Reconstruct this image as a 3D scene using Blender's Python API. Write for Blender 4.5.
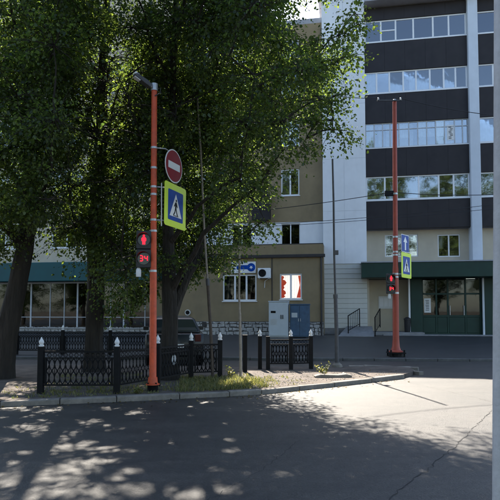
import bpy, math, random
import numpy as np
from mathutils import Vector, Matrix

for o in list(bpy.data.objects): bpy.data.objects.remove(o)
scene = bpy.context.scene
C = scene.collection
R = math.radians

# ---------------------------------------------------------------- camera
FPX = 540.0; PITCH = R(3.0); SHIFT = 33.0; CAMZ = 1.6
cam_d = bpy.data.cameras.new('camera'); cam = bpy.data.objects.new('camera', cam_d); C.objects.link(cam)
cam_d.sensor_width = 36; cam_d.lens = FPX/500*36; cam_d.shift_y = SHIFT/500
cam_d.clip_end = 3000; cam_d.clip_start = 0.05
cam.location = (0, 0, CAMZ); cam.rotation_euler = (R(90)+PITCH, 0, 0)
scene.camera = cam

# ---------------------------------------------------------------- sky and sun
SUN_EL = R(46.3); SUN_AZ = R(-11.0)          # azimuth measured from +Y towards +X
w = bpy.data.worlds.new('World'); scene.world = w; w.use_nodes = True
nt = w.node_tree; nt.nodes.clear()
sky = nt.nodes.new('ShaderNodeTexSky'); sky.sky_type = 'NISHITA'; sky.sun_disc = False
sky.sun_elevation = SUN_EL; sky.sun_rotation = SUN_AZ
sky.air_density = 1.0; sky.dust_density = 1.0; sky.ozone_density = 1.0
bg = nt.nodes.new('ShaderNodeBackground'); bg.inputs['Strength'].default_value = 0.092
wo = nt.nodes.new('ShaderNodeOutputWorld')
nt.links.new(sky.outputs[0], bg.inputs[0]); nt.links.new(bg.outputs[0], wo.inputs[0])
sd = bpy.data.lights.new('sun', 'SUN'); sd.energy = 5.0; sd.angle = R(0.53); sd.color = (1, .92, .80)
sun = bpy.data.objects.new('sun', sd); C.objects.link(sun)
sdir = Vector((math.sin(SUN_AZ)*math.cos(SUN_EL), math.cos(SUN_AZ)*math.cos(SUN_EL), math.sin(SUN_EL)))
sun.rotation_euler = sdir.to_track_quat('Z', 'Y').to_euler(); sun.location = (0, 0, 40)
cy = scene.cycles; cy.max_bounces = 6; cy.diffuse_bounces = 3; cy.glossy_bounces = 3; cy.transmission_bounces = 4; cy.transparent_max_bounces = 8
scene.view_settings.view_transform = 'Standard'; scene.view_settings.look = 'None'
scene.view_settings.gamma = 1; scene.view_settings.use_curve_mapping = False
scene.view_settings.exposure = 2.0

# ---------------------------------------------------------------- pixel helpers (photo is 500 x 500)
CAM = Vector((0, 0, CAMZ))
def ray(x, y):
    dx = (x-250)/FPX; dy = -(y-(250+SHIFT))/FPX
    return Vector((dx, math.cos(PITCH)-dy*math.sin(PITCH), math.sin(PITCH)+dy*math.cos(PITCH)))
def G(x, y, z=0.0):                 # point on the level z
    r = ray(x, y); return CAM + r*((z-CAMZ)/r.z)
def D(x, y, Y):                     # point at depth Y
    r = ray(x, y); return CAM + r*(Y/r.y)
FA = R(10); ZB = 0.40               # facade heading and the level at its foot
EU = Vector((math.cos(FA), -math.sin(FA), 0)); EV = Vector((math.sin(FA), math.cos(FA), 0))
O = CAM + ray(323, 311)*(29.3/ray(323, 311).y); O.z = ZB
def F(x, y, v=0.0):                 # pixel -> (u, z) on the facade plane set back by v
    r = ray(x, y); t = (v+EV.dot(O-CAM))/EV.dot(r); p = CAM+r*t
    return EU.dot(p-O), p.z-ZB
def U(x, v=0.0, y=200): return F(x, y, v)[0]
def Z(y, v=0.0, x=420): return F(x, y, v)[1]

# ---------------------------------------------------------------- materials
MATS = {}
def mat(name, col, rough=.7, var=.15, scale=4.0, bump=0.0, bscale=40.0, metal=0.0, spec=.5, col2=None, dirt=0.0, emit=None, coat=0):
    if name in MATS: return MATS[name]
    m = bpy.data.materials.new(name); m.use_nodes = True; n = m.node_tree; b = n.nodes['Principled BSDF']
    tc = n.nodes.new('ShaderNodeTexCoord')
    nz = n.nodes.new('ShaderNodeTexNoise'); nz.inputs['Scale'].default_value = scale; nz.inputs['Detail'].default_value = 6; nz.inputs['Roughness'].default_value = .65
    n.links.new(tc.outputs['Object'], nz.inputs['Vector'])
    rmp = n.nodes.new('ShaderNodeValToRGB')
    rmp.color_ramp.elements[0].position = .3; rmp.color_ramp.elements[1].position = .72
    c2 = col2 or tuple(min(1, c*(1+var)) for c in col); c1 = tuple(c*(1-var) for c in col)
    rmp.color_ramp.elements[0].color = (*c1, 1); rmp.color_ramp.elements[1].color = (*c2, 1)
    n.links.new(nz.outputs[0], rmp.inputs[0])
    last = rmp.outputs[0]
    if dirt:
        n2 = n.nodes.new('ShaderNodeTexNoise'); n2.inputs['Scale'].default_value = scale*.23; n2.inputs['Detail'].default_value = 8; n2.inputs['Roughness'].default_value = .7
        mp = n.nodes.new('ShaderNodeMapping'); mp.inputs['Scale'].default_value = (1, 1, .25)
        n.links.new(tc.outputs['Object'], mp.inputs[0]); n.links.new(mp.outputs[0], n2.inputs['Vector'])
        r2 = n.nodes.new('ShaderNodeValToRGB'); r2.color_ramp.elements[0].position = .42; r2.color_ramp.elements[1].position = .75
        r2.color_ramp.elements[0].color = (0, 0, 0, 1); r2.color_ramp.elements[1].color = (dirt, dirt, dirt, 1)
        n.links.new(n2.outputs[0], r2.inputs[0])
        mx = n.nodes.new('ShaderNodeMix'); mx.data_type = 'RGBA'
        n.links.new(r2.outputs[0], mx.inputs[0]); n.links.new(last, mx.inputs[6]); mx.inputs[7].default_value = (.09, .08, .065, 1)
        last = mx.outputs[2]
    n.links.new(last, b.inputs['Base Color'])
    b.inputs['Roughness'].default_value = rough; b.inputs['Metallic'].default_value = metal
    b.inputs['Specular IOR Level'].default_value = spec
    if coat: b.inputs['Coat Weight'].default_value = coat; b.inputs['Coat Roughness'].default_value = .05
    if bump:
        nb = n.nodes.new('ShaderNodeTexNoise'); nb.inputs['Scale'].default_value = bscale; nb.inputs['Detail'].default_value = 4
        n.links.new(tc.outputs['Object'], nb.inputs['Vector'])
        bp = n.nodes.new('ShaderNodeBump'); bp.inputs['Strength'].default_value = bump; bp.inputs['Distance'].default_value = .02
        n.links.new(nb.outputs[0], bp.inputs['Height']); n.links.new(bp.outputs[0], b.inputs['Normal'])
    if emit:
        b.inputs['Emission Color'].default_value = (*emit[0], 1); b.inputs['Emission Strength'].default_value = emit[1]
    MATS[name] = m; return m

def asphalt_mat(name, base, light):
    m = bpy.data.materials.new(name); m.use_nodes = True; n = m.node_tree; b = n.nodes['Principled BSDF']
    tc = n.nodes.new('ShaderNodeTexCoord')
    def noise(s, d=4, r=.6, map_=None):
        q = n.nodes.new('ShaderNodeTexNoise'); q.inputs['Scale'].default_value = s; q.inputs['Detail'].default_value = d; q.inputs['Roughness'].default_value = r
        if map_:
            mp = n.nodes.new('ShaderNodeMapping'); mp.inputs['Scale'].default_value = map_; n.links.new(tc.outputs['Object'], mp.inputs[0]); n.links.new(mp.outputs[0], q.inputs['Vector'])
        else: n.links.new(tc.outputs['Object'], q.inputs['Vector'])
        return q
    big = noise(.7, 6, .7, (1, 2.5, 1)); grain = noise(48, 4, .85); mid = noise(9, 5, .7)
    def ramp(src, p0, p1, c0, c1):
        r = n.nodes.new('ShaderNodeValToRGB'); r.color_ramp.elements[0].position = p0; r.color_ramp.elements[1].position = p1
        r.color_ramp.elements[0].color = (*c0, 1); r.color_ramp.elements[1].color = (*c1, 1); n.links.new(src.outputs[0], r.inputs[0]); return r
    a = ramp(big, .34, .66, base, light); g = ramp(grain, .36, .68, (.28,)*3, (1.9, 1.86, 1.78)); md = ramp(mid, .32, .68, (.68,)*3, (1.28,)*3)
    def mul(x, y):
        k = n.nodes.new('ShaderNodeMix'); k.data_type = 'RGBA'; k.blend_type = 'MULTIPLY'; k.inputs[0].default_value = 1
        n.links.new(x, k.inputs[6]); n.links.new(y, k.inputs[7]); return k.outputs[2]
    n.links.new(mul(mul(a.outputs[0], g.outputs[0]), md.outputs[0]), b.inputs['Base Color'])
    b.inputs['Roughness'].default_value = .46; b.inputs['Specular IOR Level'].default_value = .55
    bp = n.nodes.new('ShaderNodeBump'); bp.inputs['Strength'].default_value = .8; bp.inputs['Distance'].default_value = .014
    n.links.new(grain.outputs[0], bp.inputs['Height']); n.links.new(bp.outputs[0], b.inputs['Normal'])
    MATS[name] = m; return m

M_ROAD = asphalt_mat('road_asphalt', (.027, .0255, .025), (.058, .053, .048))
M_PAVE = asphalt_mat('pavement_asphalt', (.027, .028, .030), (.045, .045, .046))
M_GROUND = mat('ground_earth', (.12, .10, .07), .95, .3, 1.5)
M_DIRT = mat('verge_dirt', (.07, .056, .046), .95, .35, 3.0, .6, 60, col2=(.145, .115, .095))
M_KERB = mat('kerb_concrete', (.22, .195, .165), .9, .35, 5, .4, 60, dirt=.5)
M_KERBD = mat('old_dark_kerb', (.10, .10, .10), .9, .3, 5, .4, 60, dirt=.4)
M_WHITE = mat('facade_white_paint', (.80, .81, .82), .8, .05, 1.2, .12, 60, dirt=.2)
M_PIER = mat('pier_white_paint', (.64, .69, .75), .8, .06, 1.2, .12, 60, dirt=.25)
M_CREAM = mat('facade_cream_render', (.56, .49, .37), .85, .08, 1.5, .15, 60, dirt=.12)
M_BROWN = mat('facade_brown_render', (.27, .205, .115), .9, .14, 1.3, .3, 40, dirt=.35)
M_BROWN2 = mat('annex_brown_render', (.265, .20, .11), .9, .12, 1.6, .3, 40, dirt=.4)
M_NAVY = mat('balcony_dark_panel', (.021, .017, .019), .6, .3, 2.0, spec=.35, dirt=.12)
M_FRAME = mat('white_plastic_frame', (.78, .79, .80), .4, .04, 3)
M_OLDFRAME = mat('weathered_wood_frame', (.50, .52, .54), .7, .15, 6)
M_SIDING = mat('cream_siding_board', (.62, .61, .55), .55, .05, 3, dirt=.1)
M_GREEN = mat('dark_green_panel', (.006, .034, .023), .5, .2, 2, spec=.4)
M_TEAL = mat('teal_canopy_panel', (.004, .075, .082), .55, .12, 1.5)
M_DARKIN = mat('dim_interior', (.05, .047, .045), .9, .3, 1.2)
M_BALIN = mat('balcony_back_wall', (.13, .13, .14), .9, .25, 1.0)
M_CURT = mat('pale_curtain', (.84, .86, .88), .9, .12, 5)
M_GLOWRED = mat('emissive_red_curtain', (.55, .03, .02), .8, .2, 5, emit=((.8, .10, .06), .12))  # emission added: stands in for a bright reflection in the annex pane
M_GLOWWHITE = mat('emissive_white_curtain', (.8, .77, .7), .9, .08, 5, emit=((1, .92, .86), .32))  # no lamp behind it; this glow replaces the pane's bright reflection
M_ROOF = mat('roof_sheet_grey', (.33, .33, .35), .6, .15, 2)
M_CORN = mat('dark_cornice_metal', (.03, .026, .026), .55, .2, 3)
M_STONE = mat('pale_cladding_stone', (.36, .35, .33), .85, .3, 5, .5, 25, col2=(.50, .48, .45))
M_MORTAR = mat('dark_mortar', (.10, .095, .09), .95, .2, 8)
M_CONC = mat('step_concrete', (.25, .245, .24), .9, .2, 4, .3, 50, dirt=.4)
M_RED = mat('orange_red_pole_paint', (.68, .085, .02), .5, .22, 9, .1, 60, dirt=.5)
M_REDF = mat('dull_red_pole_paint', (.40, .062, .03), .5, .15, 5, .08, 60, dirt=.15)
M_BLACK = mat('black_iron_paint', (.007, .007, .008), .6, .4, 8, .2, 60, spec=.2)
M_BLACKP = mat('black_plastic', (.022, .022, .024), .45, .2, 8)
M_FINIAL = mat('white_finial_paint', (.75, .75, .74), .5, .06, 12)
M_GALV = mat('galvanised_steel', (.52, .53, .54), .45, .12, 10, metal=.7)
M_GREYPOLE = mat('grey_pole_paint', (.56, .54, .54), .6, .12, 7, .2, 40, dirt=.35)
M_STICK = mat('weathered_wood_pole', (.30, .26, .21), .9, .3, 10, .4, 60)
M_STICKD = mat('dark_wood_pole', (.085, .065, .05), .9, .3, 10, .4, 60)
M_IRONP = mat('dull_iron_pole', (.075, .075, .08), .6, .25, 8)
M_CAB = mat('grey_cabinet_paint', (.50, .54, .56), .5, .05, 3, dirt=.15)
M_BLUEC = mat('blue_cabinet_paint', (.045, .095, .165), .5, .25, 5, dirt=.2)
M_BLUE = mat('sign_blue', (.004, .06, .34), .4, .25, 6, spec=.15)
M_SWHITE = mat('sign_white', (.80, .80, .80), .35, .03, 6)
M_SRED = mat('sign_red', (.27, .003, .010), .4, .12, 6, spec=.15)
M_SBLACK = mat('sign_black', (.006, .006, .007), .5, .1, 6, spec=.15)
M_SYEL = mat('sign_fluorescent_yellow', (.72, .92, .02), .4, .04, 6)
M_LED = mat('red_led', (.6, .01, .03), .4, .05, 6, emit=((1, .012, .03), .62))
M_LENS = mat('dark_lens', (.016, .012, .013), .15, .2, 8)
M_BARK = mat('tree_bark', (.030, .025, .020), .95, .45, 9, 1.0, 22)
for _n in M_BARK.node_tree.nodes:
    if _n.type == 'TEX_NOISE':
        _mp = M_BARK.node_tree.nodes.new('ShaderNodeMapping'); _mp.inputs['Scale'].default_value = (1, 1, .18); _tc = [q for q in M_BARK.node_tree.nodes if q.type == 'TEX_COORD'][0]
        M_BARK.node_tree.links.new(_tc.outputs['Object'], _mp.inputs[0]); M_BARK.node_tree.links.new(_mp.outputs[0], _n.inputs['Vector'])
    if _n.type == 'BUMP': _n.inputs['Distance'].default_value = .06
M_TAIL = mat('dark_red_lens', (.06, .004, .006), .3, .2, 6, spec=.3)
M_TYRE = mat('tyre_rubber', (.02, .02, .02), .85, .2, 8)
M_CARP = mat('dark_car_paint', (.010, .014, .018), .35, .1, 3, spec=.35, coat=.15)
M_CARG = mat('car_glass', (.015, .022, .028), .2, .1, 2, spec=.2)
M_DARKLINE = mat('dark_line_fill', (.03, .028, .026), .9, .2, 6)
M_CABLE = mat('black_cable', (.02, .02, .022), .6, .1, 4)
M_PAPER = mat('paper_sheet', (.72, .72, .70), .8, .05, 8)

def glass_mat(name, ior, tint, op):
    m = bpy.data.materials.new(name); m.use_nodes = True; n = m.node_tree; n.nodes.clear()
    out = n.nodes.new('ShaderNodeOutputMaterial'); tr = n.nodes.new('ShaderNodeBsdfTransparent'); tr.inputs[0].default_value = (*tint, 1)
    gl = n.nodes.new('ShaderNodeBsdfGlossy'); gl.inputs['Roughness'].default_value = .02; gl.inputs[0].default_value = (.95, .97, 1, 1)
    tc = n.nodes.new('ShaderNodeTexCoord'); nz = n.nodes.new('ShaderNodeTexNoise'); nz.inputs['Scale'].default_value = 1.3
    n.links.new(tc.outputs['Object'], nz.inputs['Vector'])
    bp = n.nodes.new('ShaderNodeBump'); bp.inputs['Strength'].default_value = .05; bp.inputs['Distance'].default_value = .03
    n.links.new(nz.outputs[0], bp.inputs['Height']); n.links.new(bp.outputs[0], gl.inputs['Normal'])
    fr = n.nodes.new('ShaderNodeFresnel'); fr.inputs[0].default_value = ior
    mx = n.nodes.new('ShaderNodeMixShader'); n.links.new(fr.outputs[0], mx.inputs[0]); n.links.new(tr.outputs[0], mx.inputs[1]); n.links.new(gl.outputs[0], mx.inputs[2])
    n.links.new(mx.outputs[0], out.inputs[0]); MATS[name] = m; return m
M_GLASS = glass_mat('window_glass', 2.5, (.93, .96, .97), 0)
M_GLASSD = glass_mat('shop_glass', 1.45, (.38, .42, .44), 0)

def leaf_mat(name, dark, light, trans):
    m = bpy.data.materials.new(name); m.use_nodes = True; n = m.node_tree; n.nodes.clear()
    out = n.nodes.new('ShaderNodeOutputMaterial'); ge = n.nodes.new('ShaderNodeNewGeometry')
    rp = n.nodes.new('ShaderNodeValToRGB'); rp.color_ramp.elements[0].color = (*dark, 1); rp.color_ramp.elements[1].color = (*light, 1)
    n.links.new(ge.outputs['Random Per Island'], rp.inputs[0])
    d0 = n.nodes.new('ShaderNodeBsdfDiffuse'); n.links.new(rp.outputs[0], d0.inputs[0])
    gs = n.nodes.new('ShaderNodeBsdfGlossy'); gs.inputs['Roughness'].default_value = .45; gs.inputs[0].default_value = (.8, .85, .9, 1)
    df = n.nodes.new('ShaderNodeMixShader'); df.inputs[0].default_value = .03; n.links.new(d0.outputs[0], df.inputs[1]); n.links.new(gs.outputs[0], df.inputs[2])
    tl = n.nodes.new('ShaderNodeBsdfTranslucent')
    k = n.nodes.new('ShaderNodeMix'); k.data_type = 'RGBA'; k.blend_type = 'MULTIPLY'; k.inputs[0].default_value = 1; k.inputs[7].default_value = (*trans, 1)
    n.links.new(rp.outputs[0], k.inputs[6]); n.links.new(k.outputs[2], tl.inputs[0])
    ad = n.nodes.new('ShaderNodeAddShader'); n.links.new(df.outputs[0], ad.inputs[0]); n.links.new(tl.outputs[0], ad.inputs[1])
    n.links.new(ad.outputs[0], out.inputs[0]); MATS[name] = m; return m
M_LEAF = leaf_mat('tree_leaf', (.008, .016, .007), (.028, .041, .014), (5.4, 4.9, 1.8))
M_GRASS = leaf_mat('grass_blade', (.045, .06, .02), (.14, .125, .05), (1.1, 1.1, .8))

# ---------------------------------------------------------------- mesh helpers
class MB:
    def __init__(s): s.v = []; s.f = []
    def box(s, x0, x1, y0, y1, z0, z1):
        b = len(s.v)
        s.v += [(x, y, z) for z in (z0, z1) for x, y in ((x0, y0), (x1, y0), (x1, y1), (x0, y1))]
        s.f += [tuple(b+i for i in q) for q in ((3, 2, 1, 0), (4, 5, 6, 7), (0, 1, 5, 4), (1, 2, 6, 5), (2, 3, 7, 6), (3, 0, 4, 7))]
        return s
    def tube(s, pts, rad, n=10, caps=True):
        pts = [Vector(p) for p in pts]
        if not hasattr(rad, '__len__'): rad = [rad]*len(pts)
        b = len(s.v); ref = None
        for i, p in enumerate(pts):
            d = (pts[min(i+1, len(pts)-1)]-pts[max(i-1, 0)]).normalized()
            if ref is None: ref = Vector((1, 0, 0)) if abs(d.x) < .9 else Vector((0, 1, 0))
            a = (ref-d*ref.dot(d)).normalized(); ref = a; c = d.cross(a)
            for k in range(n):
                t = 2*math.pi*k/n; q = p+(a*math.cos(t)+c*math.sin(t))*rad[i]; s.v.append(tuple(q))
        for i in range(len(pts)-1):
            for k in range(n):
                k2 = (k+1) % n; s.f.append((b+i*n+k, b+i*n+k2, b+(i+1)*n+k2, b+(i+1)*n+k))
        if caps:
            s.f.append(tuple(b+k for k in reversed(range(n)))); e = b+(len(pts)-1)*n; s.f.append(tuple(e+k for k in range(n)))
        return s
    def lathe(s, prof, c=(0, 0, 0), n=14):          # prof: (radius, z)
        return s.tube([(c[0], c[1], c[2]+z+(1e-5*i)) for i, (r, z) in enumerate(prof)], [max(r, 1e-4) for r, z in prof], n)
    def prism(s, poly, y0, y1):                      # polygon in x,z pulled along y
        b = len(s.v); n = len(poly)
        s.v += [(x, y0, z) for x, z in poly]+[(x, y1, z) for x, z in poly]
        s.f.append(tuple(b+i for i in range(n))); s.f.append(tuple(b+n+i for i in reversed(range(n))))
        for i in range(n): j = (i+1) % n; s.f.append((b+i, b+n+i, b+n+j, b+j))
        return s
    def slab(s, poly, z0, z1):                       # polygon in x,y pulled along z; z may be functions
        b = len(s.v); n = len(poly); fz0 = z0 if callable(z0) else (lambda x, y: z0); fz1 = z1 if callable(z1) else (lambda x, y: z1)
        s.v += [(x, y, fz0(x, y)) for x, y in poly]+[(x, y, fz1(x, y)) for x, y in poly]
        s.f.append(tuple(b+i for i in reversed(range(n)))); s.f.append(tuple(b+n+i for i in range(n)))
        for i in range(n): j = (i+1) % n; s.f.append((b+i, b+j, b+n+j, b+n+i))
        return s
    def quad(s, a, b_, c, d):
        b = len(s.v); s.v += [tuple(a), tuple(b_), tuple(c), tuple(d)]; s.f.append((b, b+1, b+2, b+3)); return s
    def build(s, name, m, parent=None, bevel=0, smooth=False, loc=None, seg=2):
        me = bpy.data.meshes.new(name); me.from_pydata(s.v, [], s.f); me.update()
        me.materials.append(m); o = bpy.data.objects.new(name, me); C.objects.link(o)
        if parent: o.parent = parent
        if loc is not None: o.location = loc
        if smooth:
            for p in me.polygons: p.use_smooth = True
            me.set_sharp_from_angle(angle=R(40))
        if bevel:
            md = o.modifiers.new('bevel', 'BEVEL'); md.width = bevel; md.segments = seg; md.limit_method = 'ANGLE'; md.angle_limit = R(40)
        return o
def thing(name, label, cat, loc=(0, 0, 0), rz=0, group=None, rot=None):
    o = bpy.data.objects.new(name, None); C.objects.link(o); o.location = loc; o.rotation_euler = rot or (0, 0, rz); o.empty_display_size = .2
    return tag(o, label, cat, group)
def tag(o, label, cat, group=None):
    o['label'] = label; o['category'] = cat
    if group: o['group'] = group
    return o
def struct(o, label=None):
    o['kind'] = 'structure'
    if label: o['label'] = label
    return o
def copy_tree(o, parent=None):
    c = o.copy(); C.objects.link(c); c.parent = parent
    for ch in o.children: copy_tree(ch, c)
    return c
def piece(me, name, parent, loc=(0, 0, 0), rz=0, scale=None):
    o = bpy.data.objects.new(name, me); C.objects.link(o); o.parent = parent; o.location = loc; o.rotation_euler = (0, 0, rz)
    if scale: o.scale = scale
    return o

# ================================================================ GROUND
VZ = 0.09
gm = MB(); gm.quad((-1500, -1500, -.05), (1500, -1500, -.05), (1500, 1500, -.05), (-1500, 1500, -.05))
struct(gm.build('ground', M_GROUND), 'bare earth reaching beyond the buildings')
FK = 17.6                                        # far kerb line
def far_kerb(x): return FK - (x-2)*math.tan(FA)*.35
rm = MB(); rm.quad((-60, -30, 0), (60, -30, 0), (60, 24, 0), (-60, 24, 0))
road = struct(rm.build('road', M_ROAD), 'worn grey asphalt roadway in the foreground')
def pz(x, y):                                    # level of the far pavement
    d = y-far_kerb(x); L = (O.y-(x-O.x)*math.tan(FA))-far_kerb(x)
    return VZ+(ZB-VZ)*max(0, min(1, (d-1.0)/(L-1.5)))
pm = MB(); xs = [-60+2.0*i for i in range(61)]; nst = 12
for x in xs:
    y0 = far_kerb(x)+.15; y1 = O.y-(x-O.x)*math.tan(FA)+12
    for j in range(nst+1):
        y = y0+(y1-y0)*j/nst; pm.v.append((x, y, pz(x, y)))
for i in range(60):
    for j in range(nst):
        a = i*(nst+1)+j; pm.f.append((a, a+nst+1, a+nst+2, a+1))
pavement = struct(pm.build('pavement', M_PAVE), 'dark asphalt pavement in front of the buildings')

def kerb_run(parent, pts, width=.15, h=VZ+.004, gap=.012, length=1.0, jit=.006, seed=1, inside=1, m=None):
    rnd = random.Random(seed); pts = [Vector((p[0], p[1], 0)) for p in pts]
    segs = []; carry = 0
    for a, b in zip(pts, pts[1:]):
        L = (b-a).length; k = max(1, round(L/length))
        for i in range(k): segs.append((a.lerp(b, i/k), a.lerp(b, (i+1)/k)))
    for a, b in segs:
        d = b-a; L = d.length-gap
        q = MB().box(0, L, 0, width*inside, -.04, h) if inside > 0 else MB().box(0, L, -width, 0, -.04, h)
        o = q.build('kerb_stone', m or M_KERB, parent, bevel=.018)
        o.location = (a.x, a.y, rnd.uniform(-jit, jit)); o.rotation_euler = (rnd.uniform(-.01, .01), rnd.uniform(-.006, .006), math.atan2(d.y, d.x))
kerb_px = [(-110, 413), (-50, 410), (0, 407), (60, 404.5), (117, 402), (180, 399), (230, 396.5), (262, 394.5), (300, 390.5), (335, 386.8), (372, 382.5), (405, 378.5)]
front = [G(x, y) for x, y in kerb_px]
nk = struct(bpy.data.objects.new('verge_kerb', None), 'pale concrete kerb stones edging the verge'); C.objects.link(nk)
kerb_run(nk, front, seed=3)
tip = [G(415, 375.6), G(417, 373), G(412, 370.8)]
back = [Vector((x, y, 0)) for x, y in ((G(385, 369).x, G(385, 369).y), (2.2, 14.75), (0.8, 14.9), (-4, 15.2), (-12, 15.6), (-22, 16.2))]
outline = [(p.x, p.y+.10) for p in front]+[(p.x-.06, p.y+.02) for p in tip]+[(p.x, p.y) for p in back]
# verge: gently uneven sheet with skirts
vm = MB().slab(outline, -.03, VZ)
struct(vm.build('verge', M_DIRT), 'strip of bare dirt and gravel between the two roadways')
# broken back kerb at the tip
bk = struct(bpy.data.objects.new('broken_kerb', None), 'sunken broken kerb stones around the tip of the verge'); C.objects.link(bk)
rnd = random.Random(5)
for (x, y, rz, L) in ((414, 374, 2.0, .55), (409, 370.5, 2.75, .5), (397, 369, 3.0, .75), (378, 368.5, 3.1, .8), (361, 368.3, 3.15, .7)):
    p = G(x, y); o = MB().box(-L/2, L/2, -.08, .08, -.05, .095).build('kerb_stone', M_KERB, bk, bevel=.02)
    o.location = (p.x, p.y, rnd.uniform(-.03, 0)); o.rotation_euler = (rnd.uniform(-.04, .04), rnd.uniform(-.04, .04), rz)
fk = struct(bpy.data.objects.new('far_kerb', None), 'kerb of the far pavement across the roadway'); C.objects.link(fk)
kerb_run(fk, [(x, far_kerb(x)) for x in (-26, -14, -8, -2, 4, 10, 16, 22)], seed=8, length=1.0, m=M_KERBD)

# cracks and one thin dark line in the road: jagged strips
def dark_line(pxs, wd, seed):
    rnd = random.Random(seed); P = [G(x, y) for x, y in pxs]; pts = []
    for a, b in zip(P, P[1:]):
        n = max(2, int((b-a).length/.07))
        for i in range(n): pts.append(a.lerp(b, i/n)+Vector((rnd.uniform(-.02, .02), rnd.uniform(-.025, .025), 0)))
    pts.append(P[-1]); m = MB(); b0 = None
    for i, p in enumerate(pts):
        d = (pts[min(i+1, len(pts)-1)]-pts[max(0, i-1)]); nrm = Vector((-d.y, d.x, 0)).normalized()*wd*rnd.uniform(.25, 1)
        m.v += [(p.x-nrm.x, p.y-nrm.y, .004), (p.x+nrm.x, p.y+nrm.y, .004)]
        if i: k = 2*i; m.f.append((k-2, k, k+1, k-1))
    o = m.build('dark_road_line', M_DARKLINE, road); return o
dark_line([(494, 408), (478, 424), (461, 440), (449, 452), (430, 468), (404, 486), (380, 505)], .008, 2)
dark_line([(410, 383), (450, 392), (492, 402), (540, 413)], .005, 4)  # thin dark jagged line running right from the verge tip
dark_line([(300, 440), (262, 470), (190, 510)], .003, 6)

# ================================================================ BUILDINGS
def wall(root, name, m, u0, u1, z0, z1, v, openings=(), reveal=.2, loc=None):
    us = sorted({u0, u1, *[o[0] for o in openings], *[o[1] for o in openings]}); zs = sorted({z0, z1, *[o[2] for o in openings], *[o[3] for o in openings]})
    us = [u for u in us if u0 <= u <= u1]; zs = [z for z in zs if z0 <= z <= z1]
    q = MB()
    for a, b in zip(us, us[1:]):
        for c, d in zip(zs, zs[1:]):
            mu, mz = (a+b)/2, (c+d)/2
            if any(o[0] < mu < o[1] and o[2] < mz < o[3] for o in openings): continue
            q.quad((a, v, c), (b, v, c), (b, v, d), (a, v, d))
    for (a, b, c, d) in openings:
        w2 = v+reveal
        q.quad((a, v, c), (a, v, d), (a, w2, d), (a, w2, c)); q.quad((b, v, d), (b, v, c), (b, w2, c), (b, w2, d))
        q.quad((a, v, d), (b, v, d), (b, w2, d), (a, w2, d)); q.quad((b, v, c), (a, v, c), (a, w2, c), (b, w2, c))
    return q.build(name, m, root)
PANE = MB().box(-.5, .5, -.006, .006, -.5, .5)
pane_me = {}
def get_pane(m):
    if m.name not in pane_me:
        o = PANE.build('pane', m); pane_me[m.name] = o.data; bpy.data.objects.remove(o)
    return pane_me[m.name]
def curtain(parent, u0, u1, z0, z1, v, m, seed=0):
    rnd = random.Random(seed); q = MB(); n = 14; ph = rnd.uniform(0, 6)
    for i in range(n+1):
        u = u0+(u1-u0)*i/n; d = .03*math.sin(i*1.7+ph)
        q.v += [(u, v+d, z0), (u, v+d*.6, z1)]
        if i: k = 2*i; q.f.append((k-2, k, k+1, k-1))
    return q.build('curtain', m, parent, smooth=True)
wrnd = random.Random(11)
def window(root, us, z0, z1, v, fw=.05, m=M_FRAME, glass=M_GLASS, transom={}, curtains=.4, depth=.07, sill=True, cm=None):
    """us: mullion positions left to right; a frame with one pane between each two"""
    q = MB(); n = len(us)
    q.box(us[0], us[-1], v, v+depth, z0, z0+fw); q.box(us[0], us[-1], v, v+depth, z1-fw, z1)
    for i, u in enumerate(us):
        h = fw if i in (0, n-1) else fw*.62
        a, b = (u, u+fw) if i == 0 else ((u-fw, u) if i == n-1 else (u-h, u+h))
        q.box(a, b, v+.002, v+depth-.002, z0+fw, z1-fw)
    for i, zt in transom.items(): q.box(us[i]+.02, us[i+1]-.02, v+.004, v+depth-.004, zt-fw*.5, zt+fw*.5)
    f = q.build('window', m, root, bevel=.006, seg=1)
    for i in range(n-1):
        a, b = us[i]+.01, us[i+1]-.01
        o = piece(get_pane(glass), 'pane', f, ((a+b)/2, v+depth*.5, (z0+z1)/2), 0, (b-a-.02, 1, z1-z0-.04)); o.rotation_euler = (R(wrnd.gauss(0, .7)), 0, R(wrnd.gauss(0, .7)))
        if wrnd.random() < curtains:
            k = wrnd.random(); ca, cb = (a, b) if k < .5 else ((a, a+(b-a)*.55) if k < .75 else (a+(b-a)*.5, b))
            zb = z0+fw if wrnd.random() < .75 else z0+(z1-z0)*.4
            curtain(f, ca, cb, zb, z1-.04, v+depth+.16, cm or M_CURT, wrnd.random())
    if sill: MB().box(us[0]-.04, us[-1]+.04, v-.10, v+.0, z0-.05, z0-.008).build('sill', m, f, bevel=.006, seg=1)
    return f

# ---------- apartment block on the right
ab = thing('apartment_building', 'five storey white apartment block with dark balcony bands and green shop canopy', 'building', O, -FA)
UE = U(590)
zs = dict(w5t=Z(17), w5b=Z(39), w4t=Z(69), w4b=Z(91), w3t=Z(121), w3b=Z(146), w2t=Z(175), w2b=Z(199), b2b=Z(228), ct=Z(261), eave=Z(4))
uA, uB, uP0, uP1 = U(323), U(366), U(470), U(480)
zsid = Z(263)
# solid white end block
MB().box(uA+.004, uB-.004, -.235, 11, zsid, zs['eave']+.895).build('end_wall', M_PIER, ab)
_zl = [zsid, zs['w2b']-.55, zs['w3b']-.55, zs['w4b']-.55, zs['w5b']-.55, zs['eave']+.9]; _um = uA+(uB-uA)*.5
for _a, _b in zip(_zl, _zl[1:]):
    for _c, _d in ((uA, _um), (_um, uB)): MB().box(_c+.003, _d-.003, -.25, -.236, _a+.004, _b-.004).build('wall_panel', M_WHITE, ab)
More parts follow.
